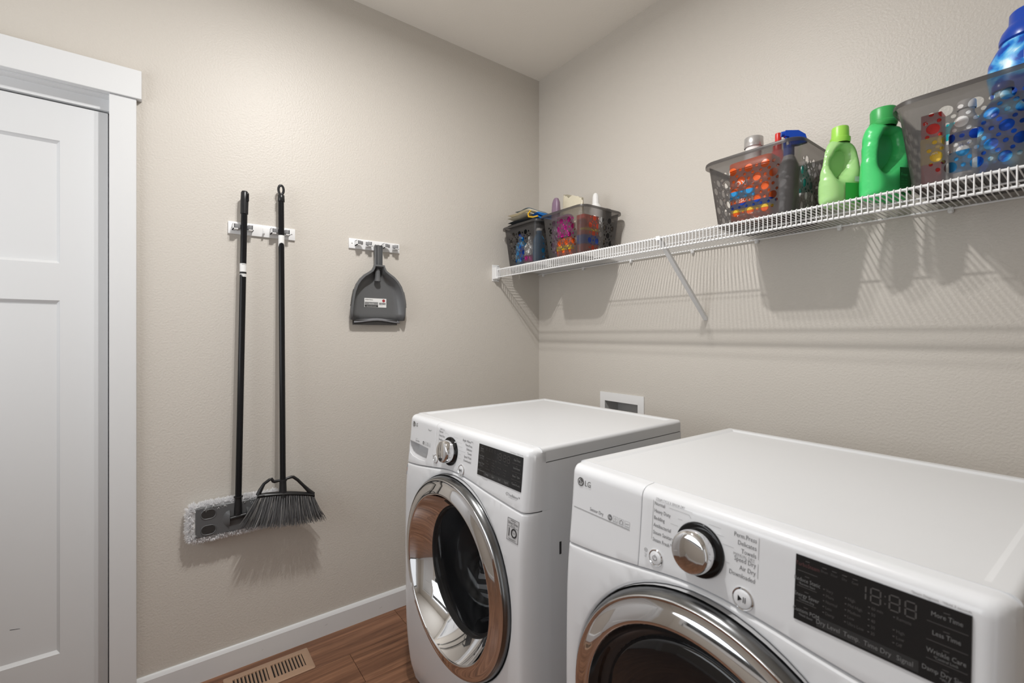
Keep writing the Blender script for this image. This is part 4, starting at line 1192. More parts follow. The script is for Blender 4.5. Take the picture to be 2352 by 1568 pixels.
# basket C: orange tub, spray bottle, silver-capped bottle, red-topped bottle, white bottle, dark green can
cx, cy = 1.318, -0.212
mb = LOFT((ZB, cx, cy, 0.062, 0.036, 7), (ZB + 0.004, cx, cy, 0.064, 0.038, 7), (ZB + 0.172, cx, cy, 0.067, 0.040, 7), (ZB + 0.177, cx, cy, 0.066, 0.039, 7), n=40)
yl = cy - 0.0415
simple('stain_remover_tub', 'orange printed tub inside the basket beside the lime bottle', mb, M_ORANGE, 'tub', [
    ('blue_band', wrap(cx, cy, ZB + 0.050, ZB + 0.068, 0.0645, 0.0385, 7, *FRONTARC, n=40), M_BLUE), ('yellow_band', wrap(cx, cy, ZB + 0.040, ZB + 0.050, 0.0642, 0.0382, 7, *FRONTARC, n=40), M_YELLOW),
    ('picture_band', wrap(cx - 0.02, cy, ZB + 0.083, ZB + 0.108, 0.0455, 0.0400, 7, *FRONTARC, n=40), M_SKY),
    ('tub_lettering', front_text([('RESOLVE', 0.017, 'CENTER', 0.85, -0.012, ZB + 0.070), ('OXI', 0.024, 'CENTER', 0.95, -0.022, ZB + 0.122), ('action', 0.010, 'CENTER', 0.9, 0.020, ZB + 0.122), ('IN-WASH STAIN REMOVER', 0.0075, 'CENTER', 0.8, 0, ZB + 0.026), ('3 LB', 0.009, 'CENTER', 0.8, 0.012, ZB + 0.012)], cx, yl - 0.001), M_LABELW),
    ('tub_lid', LOFT((ZB + 0.177, cx, cy, 0.068, 0.041, 7), (ZB + 0.200, cx, cy, 0.067, 0.040, 7), (ZB + 0.202, cx, cy, 0.065, 0.038, 7), n=40), M_ORANGE)])
cx, cy = 1.424, -0.225
sp = simple('spray_bottle', 'grey spray bottle with blue trigger, in the basket beside the lime bottle', bottle_mb(cx, cy, ZB, 0.208, 0.025, 0.025, 0.010), mat('bottle_grey', (0.32, 0.32, 0.33), 0.35), 'spray bottle')
mb = MB(); mb.lathe([(0.013, ZB + 0.183), (0.014, ZB + 0.185), (0.014, ZB + 0.211), (0.010, ZB + 0.215)], 24, Matrix.Translation((cx, cy, 0))); obj('collar', mb, M_BLUE, sp)
mb = MB()
dx, dy = -0.82, -0.57      # nozzle points left and forward
def SP(a, b, z): return (cx + 0.012 + dx * a - dy * b, cy + dy * a + dx * b, ZB + 0.213 + z)
hp = [(-0.036, 0.004), (-0.030, 0.026), (-0.012, 0.040), (0.022, 0.044), (0.024, 0.028), (0.012, 0.024), (0.008, -0.002), (-0.012, -0.002)]
A = [SP(a, -0.009, z) for a, z in hp]; B = [SP(a, 0.009, z) for a, z in hp]
mb.add(A + B, [tuple(range(8)), tuple(range(8, 16))[::-1]] + [(k, (k + 1) % 8, 8 + (k + 1) % 8, 8 + k) for k in range(8)])
obj('trigger_head', mb, M_BLUE, sp, 20)
mb = MB(); mb.tube([SP(0.022, 0, 0.036), SP(0.032, 0, 0.036)], [0.0085, 0.0075], 16); obj('nozzle', mb, M_BLUE, sp)
mb = MB(); mb.tube([SP(0.016, 0, 0.026), SP(0.022, 0, 0.012), SP(0.021, 0, -0.010), SP(0.018, 0, -0.022)], 0.0045, 8); obj('trigger', mb, M_BLUE, sp)
cx, cy = 1.275, -0.128
simple('cleaner_bottle', 'white bottle with a wide silver screw cap, rising behind the orange tub', bottle_mb(cx, cy, ZB, 0.285, 0.042, 0.040, 0.026), M_LABELW, 'bottle', [('bottle_cap', cap_mb(cx, cy, ZB + 0.280, 0.030, 0.034), M_SILV)])
cx, cy = 1.354, -0.130
simple('cleaner_bottle', 'red bottle with a small red nozzle top, behind the orange tub', bottle_mb(cx, cy, ZB, 0.270, 0.034, 0.034, 0.013), M_RED, 'bottle', [('bottle_cap', cap_mb(cx, cy, ZB + 0.266, 0.0095, 0.035), M_RED)])
cx, cy = 1.416, -0.105
simple('cleaner_bottle', 'dark green bottle at the back right of the basket beside the lime bottle', bottle_mb(cx, cy, ZB, 0.185, 0.026, 0.030, 0.012), mat('deep_teal', (0.0, 0.12, 0.09), 0.3), 'bottle', [('label_band', wrap(cx, cy, ZB + 0.03, ZB + 0.09, 0.026, 0.030, 2.6, 0, 2 * PI, n=32), M_LABELW), ('bottle_cap', cap_mb(cx, cy, ZB + 0.182, 0.0135, 0.012), M_LABELW)])

# basket D: floral bottle, tall red and yellow carton, white and blue bottle, teal box, second blue bottle
cx, cy = 1.902, -0.150
fb = simple('softener_bottle', 'large blue bottle with pale floral print, rising from the right-hand basket', LOFT((ZB, cx, cy, 0.040, 0.040, 3), (ZB + 0.01, cx, cy, 0.044, 0.044, 3), (ZB + 0.12, cx, cy, 0.048, 0.048, 3), (ZB + 0.20, cx, cy, 0.062, 0.054, 2.6), (ZB + 0.250, cx, cy, 0.069, 0.055, 2.4), (ZB + 0.280, cx, cy, 0.067, 0.052, 2.2), (ZB + 0.305, cx, cy, 0.056, 0.048, 2.0), (ZB + 0.322, cx, cy, 0.046, 0.044, 2), n=40), M_FLORAL, 'bottle')
mb = MB(); mb.lathe([(0.045, -0.004), (0.050, 0.0), (0.050, 0.008), (0.046, 0.022), (0.038, 0.034), (0.034, 0.040), (0.033, 0.062), (0.030, 0.066), (0.0005, 0.066)], 40, Matrix.Translation((cx, cy, ZB + 0.322))); obj('bottle_cap', mb, M_BLUE, fb)
def on_bottle(a, z, cx=cx, cy=cy):
    h = z - ZB; hx_ = interp([(0.20, 0.062), (0.25, 0.069), (0.28, 0.067), (0.305, 0.056)], h) + 0.0015; hy_ = interp([(0.20, 0.054), (0.25, 0.055), (0.28, 0.052), (0.305, 0.048)], h) + 0.0015
    g = a / 0.062; return (cx + hx_ * math.sin(g), cy - hy_ * math.cos(g), z)
q = lettering([('DOWNY', 0.030, 'LEFT', 0.62, -0.006, ZB + 0.258)], on_bottle); obj('bottle_lettering', q, M_LABELW, fb, 0, False)['kind'] = 'stuff'
cx, cy = 1.752, -0.235
cr_ = simple('cleaner_carton', 'narrow red carton with yellow panel at the left of the right-hand basket', LOFT((ZB, cx, cy, 0.019, 0.022, 12), (ZB + 0.175, cx, cy, 0.019, 0.022, 12), n=40), M_RED, 'carton', [('yellow_band', wrap(cx, cy, ZB + 0.055, ZB + 0.118, 0.0192, 0.0222, 12, *FRONTARC, n=40), M_YELLOW),
    ('carton_lettering', front_text([('Bar', 0.018, 'CENTER', 0.8, 0, ZB + 0.092), ('Keepers', 0.009, 'CENTER', 0.8, 0, ZB + 0.076), ('STAIN', 0.010, 'CENTER', 0.8, 0, ZB + 0.15)], cx, cy - 0.0236), M_LABELW)])
cx, cy = 1.806, -0.205
simple('cleaner_bottle', 'white bottle with dark blue shoulders and blue label, middle of the right-hand basket', bottle_mb(cx, cy, ZB, 0.185, 0.030, 0.030, 0.014), M_LABELW, 'bottle', [('shoulder_band', wrap(cx, cy, ZB + 0.10, ZB + 0.122, 0.030, 0.030, 2.6, 0, 2 * PI, n=32), M_BLUE), ('label_band', wrap(cx, cy, ZB + 0.028, ZB + 0.078, 0.030, 0.030, 2.6, PI, 1.6 * PI, n=32), M_SKY), ('bottle_cap', cap_mb(cx, cy, ZB + 0.18, 0.017, 0.02), M_LABELW),
    ('label_lettering', front_text([('24 oz', 0.010, 'CENTER', 0.8, 0, ZB + 0.087)], cx, cy - 0.0320), M_BLUE)])
cx, cy = 1.868, -0.235
simple('softener_bottle', 'bright sky blue bottle low at the front of the right-hand basket', bottle_mb(cx, cy, ZB, 0.190, 0.040, 0.032, 0.014), M_FLORAL, 'bottle', [('bottle_cap', cap_mb(cx, cy, ZB + 0.187, 0.018, 0.016), M_BLUE)])
cx, cy = 1.800, -0.105
simple('wipes_pack', 'teal and white pack standing at the back of the right-hand basket', LOFT((ZB, cx, cy, 0.044, 0.028, 9), (ZB + 0.14, cx, cy, 0.044, 0.028, 9), n=40), M_LABELW, 'pack', [('teal_band', LOFT((ZB + 0.14, cx, cy, 0.044, 0.028, 9), (ZB + 0.182, cx, cy, 0.044, 0.028, 9), n=40), M_TEAL)])

# basket B: magenta pack, orange pouch, red and yellow box, beige bag, white bottle, mauve bottle, black brush
cx, cy = 0.478, -0.246
simple('soap_pack', 'magenta and mauve pack at the front of the basket second from the corner', LOFT((ZB + 0.095, cx, cy, 0.040, 0.020, 6), (ZB + 0.19, cx, cy, 0.040, 0.020, 6), n=36), M_MAG, 'pack', [('wrapper', LOFT((ZB + 0.19, cx, cy, 0.040, 0.020, 6), (ZB + 0.198, cx, cy, 0.034, 0.015, 6), n=36), M_PURP)])
cx, cy = 0.480, -0.240
simple('pods_pouch', 'orange pouch at the front of the basket second from the corner', LOFT((ZB, cx, cy, 0.046, 0.022, 5), (ZB + 0.06, cx, cy, 0.050, 0.026, 5), (ZB + 0.092, cx, cy, 0.046, 0.020, 5), n=36), M_ORANGE, 'pouch', [('yellow_band', wrap(cx, cy, ZB + 0.035, ZB + 0.055, 0.0492, 0.0252, 5, *FRONTARC, n=36), M_YELLOW)])
cx, cy = 0.566, -0.190
simple('scrub_box', 'red box with blue band at the right of the basket second from the corner', LOFT((ZB, cx, cy, 0.022, 0.048, 9), (ZB + 0.185, cx, cy, 0.024, 0.050, 9), n=40), mat('red_orange_card', (0.60, 0.07, 0.03), 0.4), 'box', [('blue_band', wrap(cx, cy, ZB + 0.055, ZB + 0.095, 0.0232, 0.0492, 9, -0.7 * PI, 0.25 * PI, n=40), M_BLUE), ('yellow_band', wrap(cx, cy, ZB + 0.115, ZB + 0.125, 0.0235, 0.0495, 9, -0.5 * PI, 0.45 * PI, n=40), M_YELLOW)])
# beige bag: crumpled upright film bag
def bag(cx, cy, z0, w, d, h, seed):
    rnd = random.Random(seed); n = 32; secs = 9; vs = []; fs = []
    for j in range(secs):
        k = j / (secs - 1); ww = w * (1 - 0.10 * k); dd = d * (1 - 0.86 * k ** 1.6)
        for i in range(n):
            a = 2 * PI * i / n; wob = 1 + rnd.uniform(-0.06, 0.06)
            c, s_ = math.cos(a), math.sin(a)
            vs.append((cx + ww * math.copysign(abs(c) ** 0.5, c) * wob, cy + dd * math.copysign(abs(s_) ** 0.6, s_) * wob, z0 + h * k * (1 + (rnd.uniform(-0.03, 0.03) if j == secs - 1 else 0)) - 0.055 * k * (c * 0.5 + 0.5)))
    for j in range(secs - 1):
        for i in range(n): fs.append((j * n + i, j * n + (i + 1) % n, (j + 1) * n + (i + 1) % n, (j + 1) * n + i))
    fs.append(tuple(range(n))[::-1]); fs.append(tuple(range((secs - 1) * n, secs * n)))
    mb = MB(); mb.add(vs, fs); return mb
o = obj('plastic_bag', bag(0.456, -0.175, ZB, 0.070, 0.038, 0.330, 5), M_BEIGE, None, 25); tag(o, 'crumpled beige film bag sticking out of the basket second from the corner', 'bag')
cx, cy = 0.414, -0.246
simple('scent_bottle', 'small mauve bottle leaning in front of the beige bag', LOFT((ZB, cx, cy, 0.020, 0.015, 3), (ZB + 0.235, cx, cy, 0.022, 0.016, 3), (ZB + 0.272, cx, cy, 0.021, 0.015, 2.2), (ZB + 0.290, cx, cy, 0.014, 0.010, 2), n=24), M_PURP, 'bottle', [('bottle_cap', cap_mb(cx, cy, ZB + 0.288, 0.008, 0.006), M_PURP)])
cx, cy = 0.530, -0.100
simple('cream_bottle', 'white bottle with a rounded tip beside the beige bag', LOFT((ZB, cx, cy, 0.034, 0.030, 2.4), (ZB + 0.235, cx, cy, 0.034, 0.030, 2.4), (ZB + 0.262, cx, cy, 0.020, 0.018, 2), n=24), M_LABELW, 'bottle', [('bottle_cap', LOFT((ZB + 0.26, cx, cy, 0.017, 0.016, 2), (ZB + 0.298, cx, cy, 0.015, 0.014, 2), (ZB + 0.312, cx, cy, 0.010, 0.010, 2), (ZB + 0.317, cx, cy, 0.003, 0.003, 2), n=20), M_LABELW)])
br = thing('scrub_brush', 'black bristled scrub brush at the back corner of the basket second from the corner', 'brush', (0.588, -0.080, ZB))
mb = MB(); mb.box(0.586, 0.597, -0.098, -0.066, ZB + 0.005, ZB + 0.232, 0.003, 2); obj('handle', mb, M_BLACKP, br)
mb = MB()
for j in range(9):
    for i in range(4): mb.tube([(0.588, -0.094 + 0.0085 * i, ZB + 0.17 + 0.007 * j), (0.566, -0.094 + 0.0085 * i, ZB + 0.175 + 0.0075 * j)], 0.0017, 5)
o = obj('bristles', mb, M_BLACKP, br, 0, False); o['kind'] = 'stuff'

# basket A: blue bottles, white bottle, pink pack, folded cloths
cx, cy = 0.118, -0.218
simple('softener_bottle', 'blue patterned bottle at the left of the corner basket', bottle_mb(cx, cy, ZB, 0.165, 0.034, 0.030, 0.014), M_FLORAL, 'bottle', [('bottle_cap', cap_mb(cx, cy, ZB + 0.162, 0.017, 0.016), M_BLUE)])
cx, cy = 0.196, -0.222
simple('cleaner_bottle', 'white bottle with pink band in the middle of the corner basket', bottle_mb(cx, cy, ZB, 0.140, 0.032, 0.030, 0.013), M_LABELW, 'bottle', [('pink_band', wrap(cx, cy, ZB + 0.018, ZB + 0.052, 0.032, 0.030, 2.6, PI, 2 * PI, n=32), M_MAG), ('bottle_cap', cap_mb(cx, cy, ZB + 0.138, 0.015, 0.014), M_LABELW)])
cx, cy = 0.262, -0.222
simple('cleaner_bottle', 'sky blue bottle at the right of the corner basket', bottle_mb(cx, cy, ZB, 0.170, 0.026, 0.030, 0.012), M_SKY, 'bottle', [('bottle_cap', cap_mb(cx, cy, ZB + 0.168, 0.015, 0.014), M_LABELW)])
def folded(name, label, x0, x1, y0, y1, z, th, m, layers=2, seed=1, group='folded cloths on the corner basket'):
    """folded cloth: stacked layers joined by round folds at the left side, sagging gently"""
    rnd = random.Random(seed); mb = MB(); nx, ny = 16, 10; lt = th / layers
    ph = rnd.uniform(0, 6)
    for L in range(layers):
        sec = [(0, 0.0), (0.0, 1.0)]
        top = []; bot = []
        for j in range(ny + 1):
            for i in range(nx + 1):
                u, v = i / nx, j / ny
                x = x0 + (x1 - x0) * u + 0.004 * math.sin(5 * v + ph); y = y0 + (y1 - y0) * v + 0.004 * math.sin(4 * u + ph)
                wz = 0.0025 * math.sin(7 * u + 3 * v + ph) - 0.008 * abs(2 * u - 1) ** 3 * (1 if u > 0.5 else 0.2)
                eb_ = min(u, 1 - u, v, 1 - v) * 2; k = math.sqrt(max(0.0, 1 - (1 - min(1, eb_ * 5)) ** 2))
                zc = z + lt * (L + 0.5) + wz
                top.append((x, y, zc + lt * 0.48 * k)); bot.append((x, y, zc - lt * 0.48 * k))
        n = (nx + 1)
        F = [(j * n + i, j * n + i + 1, (j + 1) * n + i + 1, (j + 1) * n + i) for j in range(ny) for i in range(nx)]
        mb.add(top, F); mb.add(bot, [tuple(reversed(f)) for f in F])
    o = obj(name, mb, m, None, 80, False); tag(o, label, 'cloth', group); return o
zt = ZTOP + BH
mb = MB()
folded('folded_cloth', 'charcoal folded cloth, lowest on the corner basket', 0.066, 0.250, -0.272, -0.085, zt - 0.020, 0.054, M_DCLOTH, 4, 2)
folded('folded_cloth', 'cream folded towel in the middle of the pile on the corner basket', 0.056, 0.246, -0.276, -0.085, zt + 0.041, 0.032, M_CREAM, 2, 3)
folded('folded_cloth', 'grey blue cloth on top of the pile on the corner basket', 0.082, 0.205, -0.245, -0.105, zt + 0.079, 0.012, M_GCLOTH, 1, 4)
folded('folded_cloth', 'bright blue cloth with mustard edge at the right of the pile', 0.264, 0.318, -0.268, -0.115, zt + 0.008, 0.034, M_BCLOTH, 2, 5)
mb = MB(); mb.tube([(0.266, -0.280, zt + 0.050), (0.250, -0.284, zt + 0.036), (0.258, -0.286, zt + 0.020), (0.290, -0.284, zt + 0.012), (0.316, -0.276, zt + 0.014)], 0.0045, 8)
o = obj('folded_cloth', mb, M_YCLOTH, None, 60); tag(o, 'mustard rolled hem beside the blue cloth on the corner basket', 'cloth', 'folded cloths on the corner basket')

# ------------------------------------------------------------------ broom racks on the left wall
def rack(y0, y1, z0, z1, centres, label, hook_y):
    t = thing('broom_rack', label, 'rack', (0, (y0 + y1) / 2, z0), 'wall racks for brooms')
    mb = MB(); mb.box(0.0004, 0.008, y0, y1, z0, z1, 0.0015, 2); pl = obj('back_plate', mb, M_WPLAST, t)
    for y in (y0 + 0.013, y1 - 0.013):
        mb = MB(); mb.lathe([(0.0001, 0.0086), (0.0018, 0.0086), (0.0022, 0.0078)], 10, Matrix.Translation((0, y, (z0 + z1) / 2)) @ Matrix.Rotation(PI / 2, 4, 'Y')); obj('screw', mb, M_SCREW, pl)
    zc = (z0 + z1) / 2 + 0.001
    for yc in centres:
        for s in (-1, 1):
            mb = MB(); a = yc + s * 0.0175; b = yc + s * 0.0335
            lo, hi = min(a, b), max(a, b)
            # open tray: floor, outer cheek, front lip, upper lip
            mb.box(0.008, 0.042, lo, hi, zc - 0.011, zc - 0.008); mb.box(0.008, 0.042, *( (hi - 0.0025, hi) if s > 0 else (lo, lo + 0.0025)), zc - 0.011, zc + 0.011)
            mb.box(0.008, 0.038, lo, hi, zc + 0.0085, zc + 0.0105); mb.box(0.008, 0.010, lo, hi, zc - 0.011, zc + 0.011)
            h = obj('clip_housing', mb, M_WPLAST, t, 0, False)
            mb = MB()
            Mx = Matrix.Translation((0.033, yc + s * 0.0185, zc + 0.0005)) @ Matrix.Rotation(-s * 0.42, 4, 'Z')
            mb.box(-0.0065, 0.0065, -0.0115, 0.0115, -0.0075, 0.0070, 0.0015, 2, Mx); obj('rubber_jaw', mb, M_GRUB, h)
    mb = MB(); mb.tube([(0.009, hook_y, zc + 0.010), (0.010, hook_y, zc - 0.010), (0.018, hook_y, zc - 0.017), (0.025, hook_y, zc - 0.012), (0.026, hook_y, zc - 0.004)], [0.0012, 0.0028, 0.0034, 0.0030, 0.0026], 8); obj('hook', mb, M_WPLAST, t)
    return t
MOPY = -1.4905
rack(-1.5368, -1.3043, 1.645, 1.6915, (MOPY, -1.3620), 'white clip rack holding the mop and broom handles', -1.4200)
rack(-1.0885, -0.8566, 1.641, 1.6845, (-1.0300, -0.9075), 'white clip rack holding the grey dustpan', -0.9720)

# ------------------------------------------------------------------ flat mop
t = thing('flat_mop', 'black-handled flat mop with fluffy white pad on the left wall', 'mop', (0.04, -1.511, 0.51))
XH = 0.041
def hx(z, x0=0.052, x1=XH): return x0 + (x1 - x0) * (z - 0.6) / 1.05
def my(z): return -1.5095 + (-1.4865 + 1.5095) * (z - 0.6) / 1.2
mb = MB(); mb.tube([(hx(z), my(z), z) for z in (0.655, 1.0, 1.4, 1.725)], 0.0108, 20); hd = obj('handle', mb, M_BLACKM, t)
mb = MB(); mb.tube([(hx(z), my(z), z) for z in (1.7165, 1.718, 1.722, 1.768, 1.772, 1.797, 1.803, 1.8055)], [0.0118, 0.0135, 0.0132, 0.0136, 0.0132, 0.0125, 0.0095, 0.003], 20); gp = obj('grip', mb, M_BLACKP, t)
mb = MB(); mb.box(hx(1.78) - 0.004, hx(1.78) + 0.0145, my(1.78) + 0.004, my(1.78) + 0.0135, 1.763, 1.796, 0.003, 2); obj('hang_slot', mb, M_BLACKG, gp)
yl, zl0, zl1 = my(1.505), 1.4805, 1.5300
mb = MB(); mb.lathe([(0.0111, zl0), (0.0111, zl1)], 28, Matrix.Translation((hx(1.505), yl, 0))); lb = obj('paper_label', mb, M_LABELW, hd)
mb = MB(); mb.lathe([(0.01125, zl0 + 0.011), (0.01125, zl0 + 0.0185)], 28, Matrix.Translation((hx(1.505), yl, 0))); obj('label_stripe', mb, M_LABELB, lb)
cyl = lambda a, b: (hx(1.505) + 0.0114 * math.cos(a / 0.0114 + 0.25), yl + 0.0114 * math.sin(a / 0.0114 + 0.25), b)
q = lettering([('ESSENTIALS', 0.0042, 'CENTER', 0.75, 0, zl1 - 0.005), ('flat mop', 0.0035, 'CENTER', 0.9, 0, zl0 + 0.005)], cyl); obj('label_lettering', q, M_PRINT, lb, 0, False)['kind'] = 'stuff'
mb = MB(); mb.tube([(hx(z), my(z), z) for z in (0.600, 0.615, 0.648, 0.658, 0.660, 0.664, 0.6645)], [0.0135, 0.0135, 0.0115, 0.0118, 0.0150, 0.0152, 0.0112], 20); obj('socket', mb, M_BLACKP, t)
mb = MB(); mb.tube([(0.058, -1.535, 0.588), (0.058, -1.484, 0.593)], 0.0078, 16); mb.box(0.048, 0.064, -1.519, -1.500, 0.586, 0.606, 0.003, 2); obj('swivel_joint', mb, M_BLACKP, t)
# pad plate
PY0, PY1, PZ0, PZ1 = -1.640, -1.382, 0.5385, 0.6455
mb = MB(); pts_o = rrect(PY0, PY1, PZ0, PZ1, 0.006, 3)
A = [(0.046, *p) for p in pts_o]; B = [(0.050, *p) for p in offset_loop(pts_o, -0.0005)]; D_ = [(0.0525, *p) for p in offset_loop(pts_o, -0.0035)]
mb.add(A, [tuple(range(len(A)))[::-1]]); mb.strip(A, B); mb.strip(B, D_); mb.add(D_, [tuple(range(len(D_)))])
pp = obj('pad_plate', mb, M_GREYP, t, 40)
for zc in (0.5625, 0.6185):
    for yc in (-1.601, -1.421):
        mb = MB(); o_ = rrect(yc - 0.021, yc + 0.021, zc - 0.0145, zc + 0.0145, 0.0143, 6)
        mb.strip([(0.0526, *p) for p in offset_loop(o_, 0.0035)], [(0.0545, *p) for p in offset_loop(o_, 0.002)]); mb.strip([(0.0545, *p) for p in offset_loop(o_, 0.002)], [(0.0530, *p) for p in o_])
        s_ = obj('cloth_grip', mb, M_GREYP, pp, 40)
        mb = MB(); mb.add([(0.0531, *p) for p in o_], [tuple(range(len(o_)))])
        for k in range(6):
            a = k * PI / 3; mb.add([(0.0531, yc, zc), (0.0536, yc + 0.018 * math.cos(a), zc + 0.012 * math.sin(a)), (0.0536, yc + 0.018 * math.cos(a + 0.3), zc + 0.012 * math.sin(a + 0.3))], [(0, 1, 2)])
        obj('rubber_star', mb, M_RUBBER, s_, 0, False)
for s in (-1, 1):
    mb = MB(); pr_ = []
    yj = -1.5095; e = yj + s * 0.027
    for k in range(9):
        a = -PI / 2 + PI * k / 8
        pr_.append((e + s * 0.024 * math.cos(a) * 0.9, 0.589 + 0.030 * math.sin(a)))
    rim_ = [(0.0525, *p) for p in pr_]; top_ = [(0.064, e, 0.589 + 0.020 * math.sin(-PI / 2 + PI * k / 8)) for k in range(9)]
    mb.strip(rim_, top_, False); mb.add([rim_[0], top_[0], top_[8], rim_[8]] + top_[1:8], [(0, 1, 4, 5, 6, 7, 8, 9, 10, 2, 3)]); obj('joint_cheek', mb, M_GREYP, pp, 50, False)
# fluffy pad: core and pile
rnd = random.Random(11)
FY0, FY1, FZ0, FZ1 = -1.668, -1.354, 0.5185, 0.6585
mb = MB(); core = rrect(FY0 + 0.006, FY1 - 0.006, FZ0 + 0.006, FZ1 - 0.006, 0.022, 6)
c0 = [(0.010, *p) for p in offset_loop(core, -0.010)]; c1 = [(0.018, *p) for p in core]; c2 = [(0.036, *p) for p in core]; c3 = [(0.0445, *p) for p in offset_loop(core, -0.010)]
mb.add(c0, [tuple(range(len(c0)))[::-1]]); mb.strip(c0, c1); mb.strip(c1, c2); mb.strip(c2, c3); mb.add(c3, [tuple(range(len(c3)))])
pad = obj('pad', mb, M_FLUFF, t, 60)
mb = MB(); per = []
def pad_edge(k):
    n = len(core); x = k * n; i = int(x) % n; f_ = x - int(x)
    a = Vector(core[i]); b = Vector(core[(i + 1) % n]); p = a + (b - a) * f_; tn = (b - a).normalized() if (b - a).length > 1e-6 else Vector((1, 0)); return p, Vector((tn.y, -tn.x))
lens = [(Vector(core[(i + 1) % len(core)]) - Vector(core[i])).length for i in range(len(core))]; totl = sum(lens)
def pad_at(d):
    d %= totl; i = 0
    while d > lens[i]: d -= lens[i]; i += 1
    a = Vector(core[i]); b = Vector(core[(i + 1) % len(core)]); tn = (b - a).normalized(); return a + tn * d, Vector((tn.y, -tn.x))
for cl in range(900):
    cd = rnd.uniform(0, totl); cph = rnd.uniform(-0.5, 1.75); cin = rnd.uniform(0, 0.006) if cph > 1.2 else 0.0
    clean = Vector((rnd.uniform(-.2, .15), rnd.uniform(-.45, .45), rnd.uniform(-.4, .45))); cL = rnd.uniform(0.009, 0.0150)
    for k in range(9):
        p, nrm = pad_at(cd + rnd.gauss(0, 0.0022)); ph = cph + rnd.gauss(0, 0.12); inn = cin
        base = Vector((0.027 + 0.017 * math.sin(min(ph, PI / 2)), p.x - nrm.x * (0.010 * (1 - math.cos(ph)) + inn), p.y - nrm.y * (0.010 * (1 - math.cos(ph)) + inn)))
        d = Vector((math.sin(ph), nrm.x * math.cos(ph), nrm.y * math.cos(ph))) + clean + Vector((rnd.gauss(0, .16), rnd.gauss(0, .16), rnd.gauss(0, .16)))
        d.normalize(); L = cL * rnd.uniform(0.7, 1.1); sd = d.cross(Vector((rnd.uniform(-1, 1), rnd.uniform(-1, 1), rnd.uniform(-1, 1)))).normalized() * rnd.uniform(0.0009, 0.0017)
        mid = base + d * L * 0.6; tip = base + d * L
        mb.add([base - sd, base + sd, mid + sd * 0.9, mid - sd * 0.9, tip], [(0, 1, 2, 3), (3, 2, 4)])
o = obj('pad_pile', mb, M_FLUFF, t, 0, False); o['kind'] = 'stuff'
mb = MB(); mb.box(0.043, 0.0455, -1.652, -1.640, 0.575, 0.592); obj('pad_tag', mb, M_LABELW, t)

# ------------------------------------------------------------------ broom
BX = 0.085
t = thing('broom', 'black angled broom with grey bristles, hung beside the mop', 'broom', (0.07, -1.363, 0.515))
def bx_(z): return BX + (0.041 - BX) * (z - 0.66) / (1.66 - 0.66)
by_ = lambda z: -1.3640 + 0.0025 * (z - 0.66)
mb = MB(); mb.tube([(bx_(z), by_(z), z) for z in (0.66, 1.0, 1.4, 1.79)], 0.0105, 20); hd = obj('handle', mb, M_BLACKM, t)
mb = MB(); mb.tube([(bx_(z), by_(z), z) for z in (1.786, 1.787, 1.812, 1.816)], [0.0112, 0.0128, 0.0122, 0.0085], 20)
zc = 1.834; lp = []
for k in range(25):
    a = 2 * PI * k / 24; lp.append((bx_(1.83), by_(1.83) + 0.0092 * math.cos(a), zc + 0.0175 * math.sin(a)))
mb.tube(lp, 0.0046, 10, False); obj('hanging_loop', mb, M_BLACKP, t, 60)
zl0, zl1 = 1.6085, 1.6525
mb = MB(); mb.lathe([(0.0108, zl0), (0.0108, zl1)], 28, Matrix.Translation((bx_(1.63), by_(1.63), 0))); lb = obj('paper_label', mb, M_LABELW, hd)
mb = MB(); mb.tube([(bx_(z), by_(z), z) for z in (0.640, 0.645, 0.700, 0.7005, 0.7075, 0.708)], [0.0145, 0.0140, 0.0125, 0.0150, 0.0150, 0.0110], 20); obj('socket', mb, M_BLACKP, t)
# head cap: slanted bar with loops
L0, R0_ = Vector((BX, -1.4520, 0.6600)), Vector((BX, -1.2500, 0.6230))
def bar(k): return L0 + (R0_ - L0) * k + Vector((0, 0, 0.010 * math.sin(PI * k) ** 0.7))
mb = MB()
n = 24; ringsA = []
for i in range(n + 1):
    k = i / n; c = bar(k); w = 0.0115 * (0.75 + 0.5 * math.sin(PI * k)); h = 0.0075
    ringsA.append([c + Vector((w * math.cos(a) * 1.1, 0, h * math.sin(a))) for a in [2 * PI * j / 10 for j in range(10)]])
for a, b in zip(ringsA, ringsA[1:]): mb.strip(a, b)
mb.add(ringsA[0], [tuple(range(10))]); mb.add(ringsA[-1], [tuple(range(10))])
obj('head_bar', mb, M_BLACKP, t, 50)
for nm, path in (('left_loop', [(-1.4485, 0.664), (-1.440, 0.683), (-1.4285, 0.7025), (-1.4100, 0.7150), (-1.4035, 0.7165), (-1.3975, 0.7060), (-1.3930, 0.7035), (-1.3740, 0.7055)]), ('right_loop', [(-1.2535, 0.6275), (-1.2700, 0.6440), (-1.2900, 0.6690), (-1.3120, 0.6960), (-1.3270, 0.7095), (-1.3340, 0.7110), (-1.3550, 0.7070)])):
    mb = MB(); mb.tube([(BX, y, z) for y, z in path], [0.0085, 0.0078] + [0.0058] * (len(path) - 3) + [0.0050], 8); obj('side_loop', mb, M_BLACKP, t, 50)
rnd = random.Random(5)
LB, RB = Vector((BX + 0.004, -1.5050, 0.5655)), Vector((BX + 0.004, -1.2135, 0.5270))
mb1, mb2 = MB(), MB()
def bez(a, b, c, t): return a * (1 - t) ** 2 + b * 2 * t * (1 - t) + c * t * t
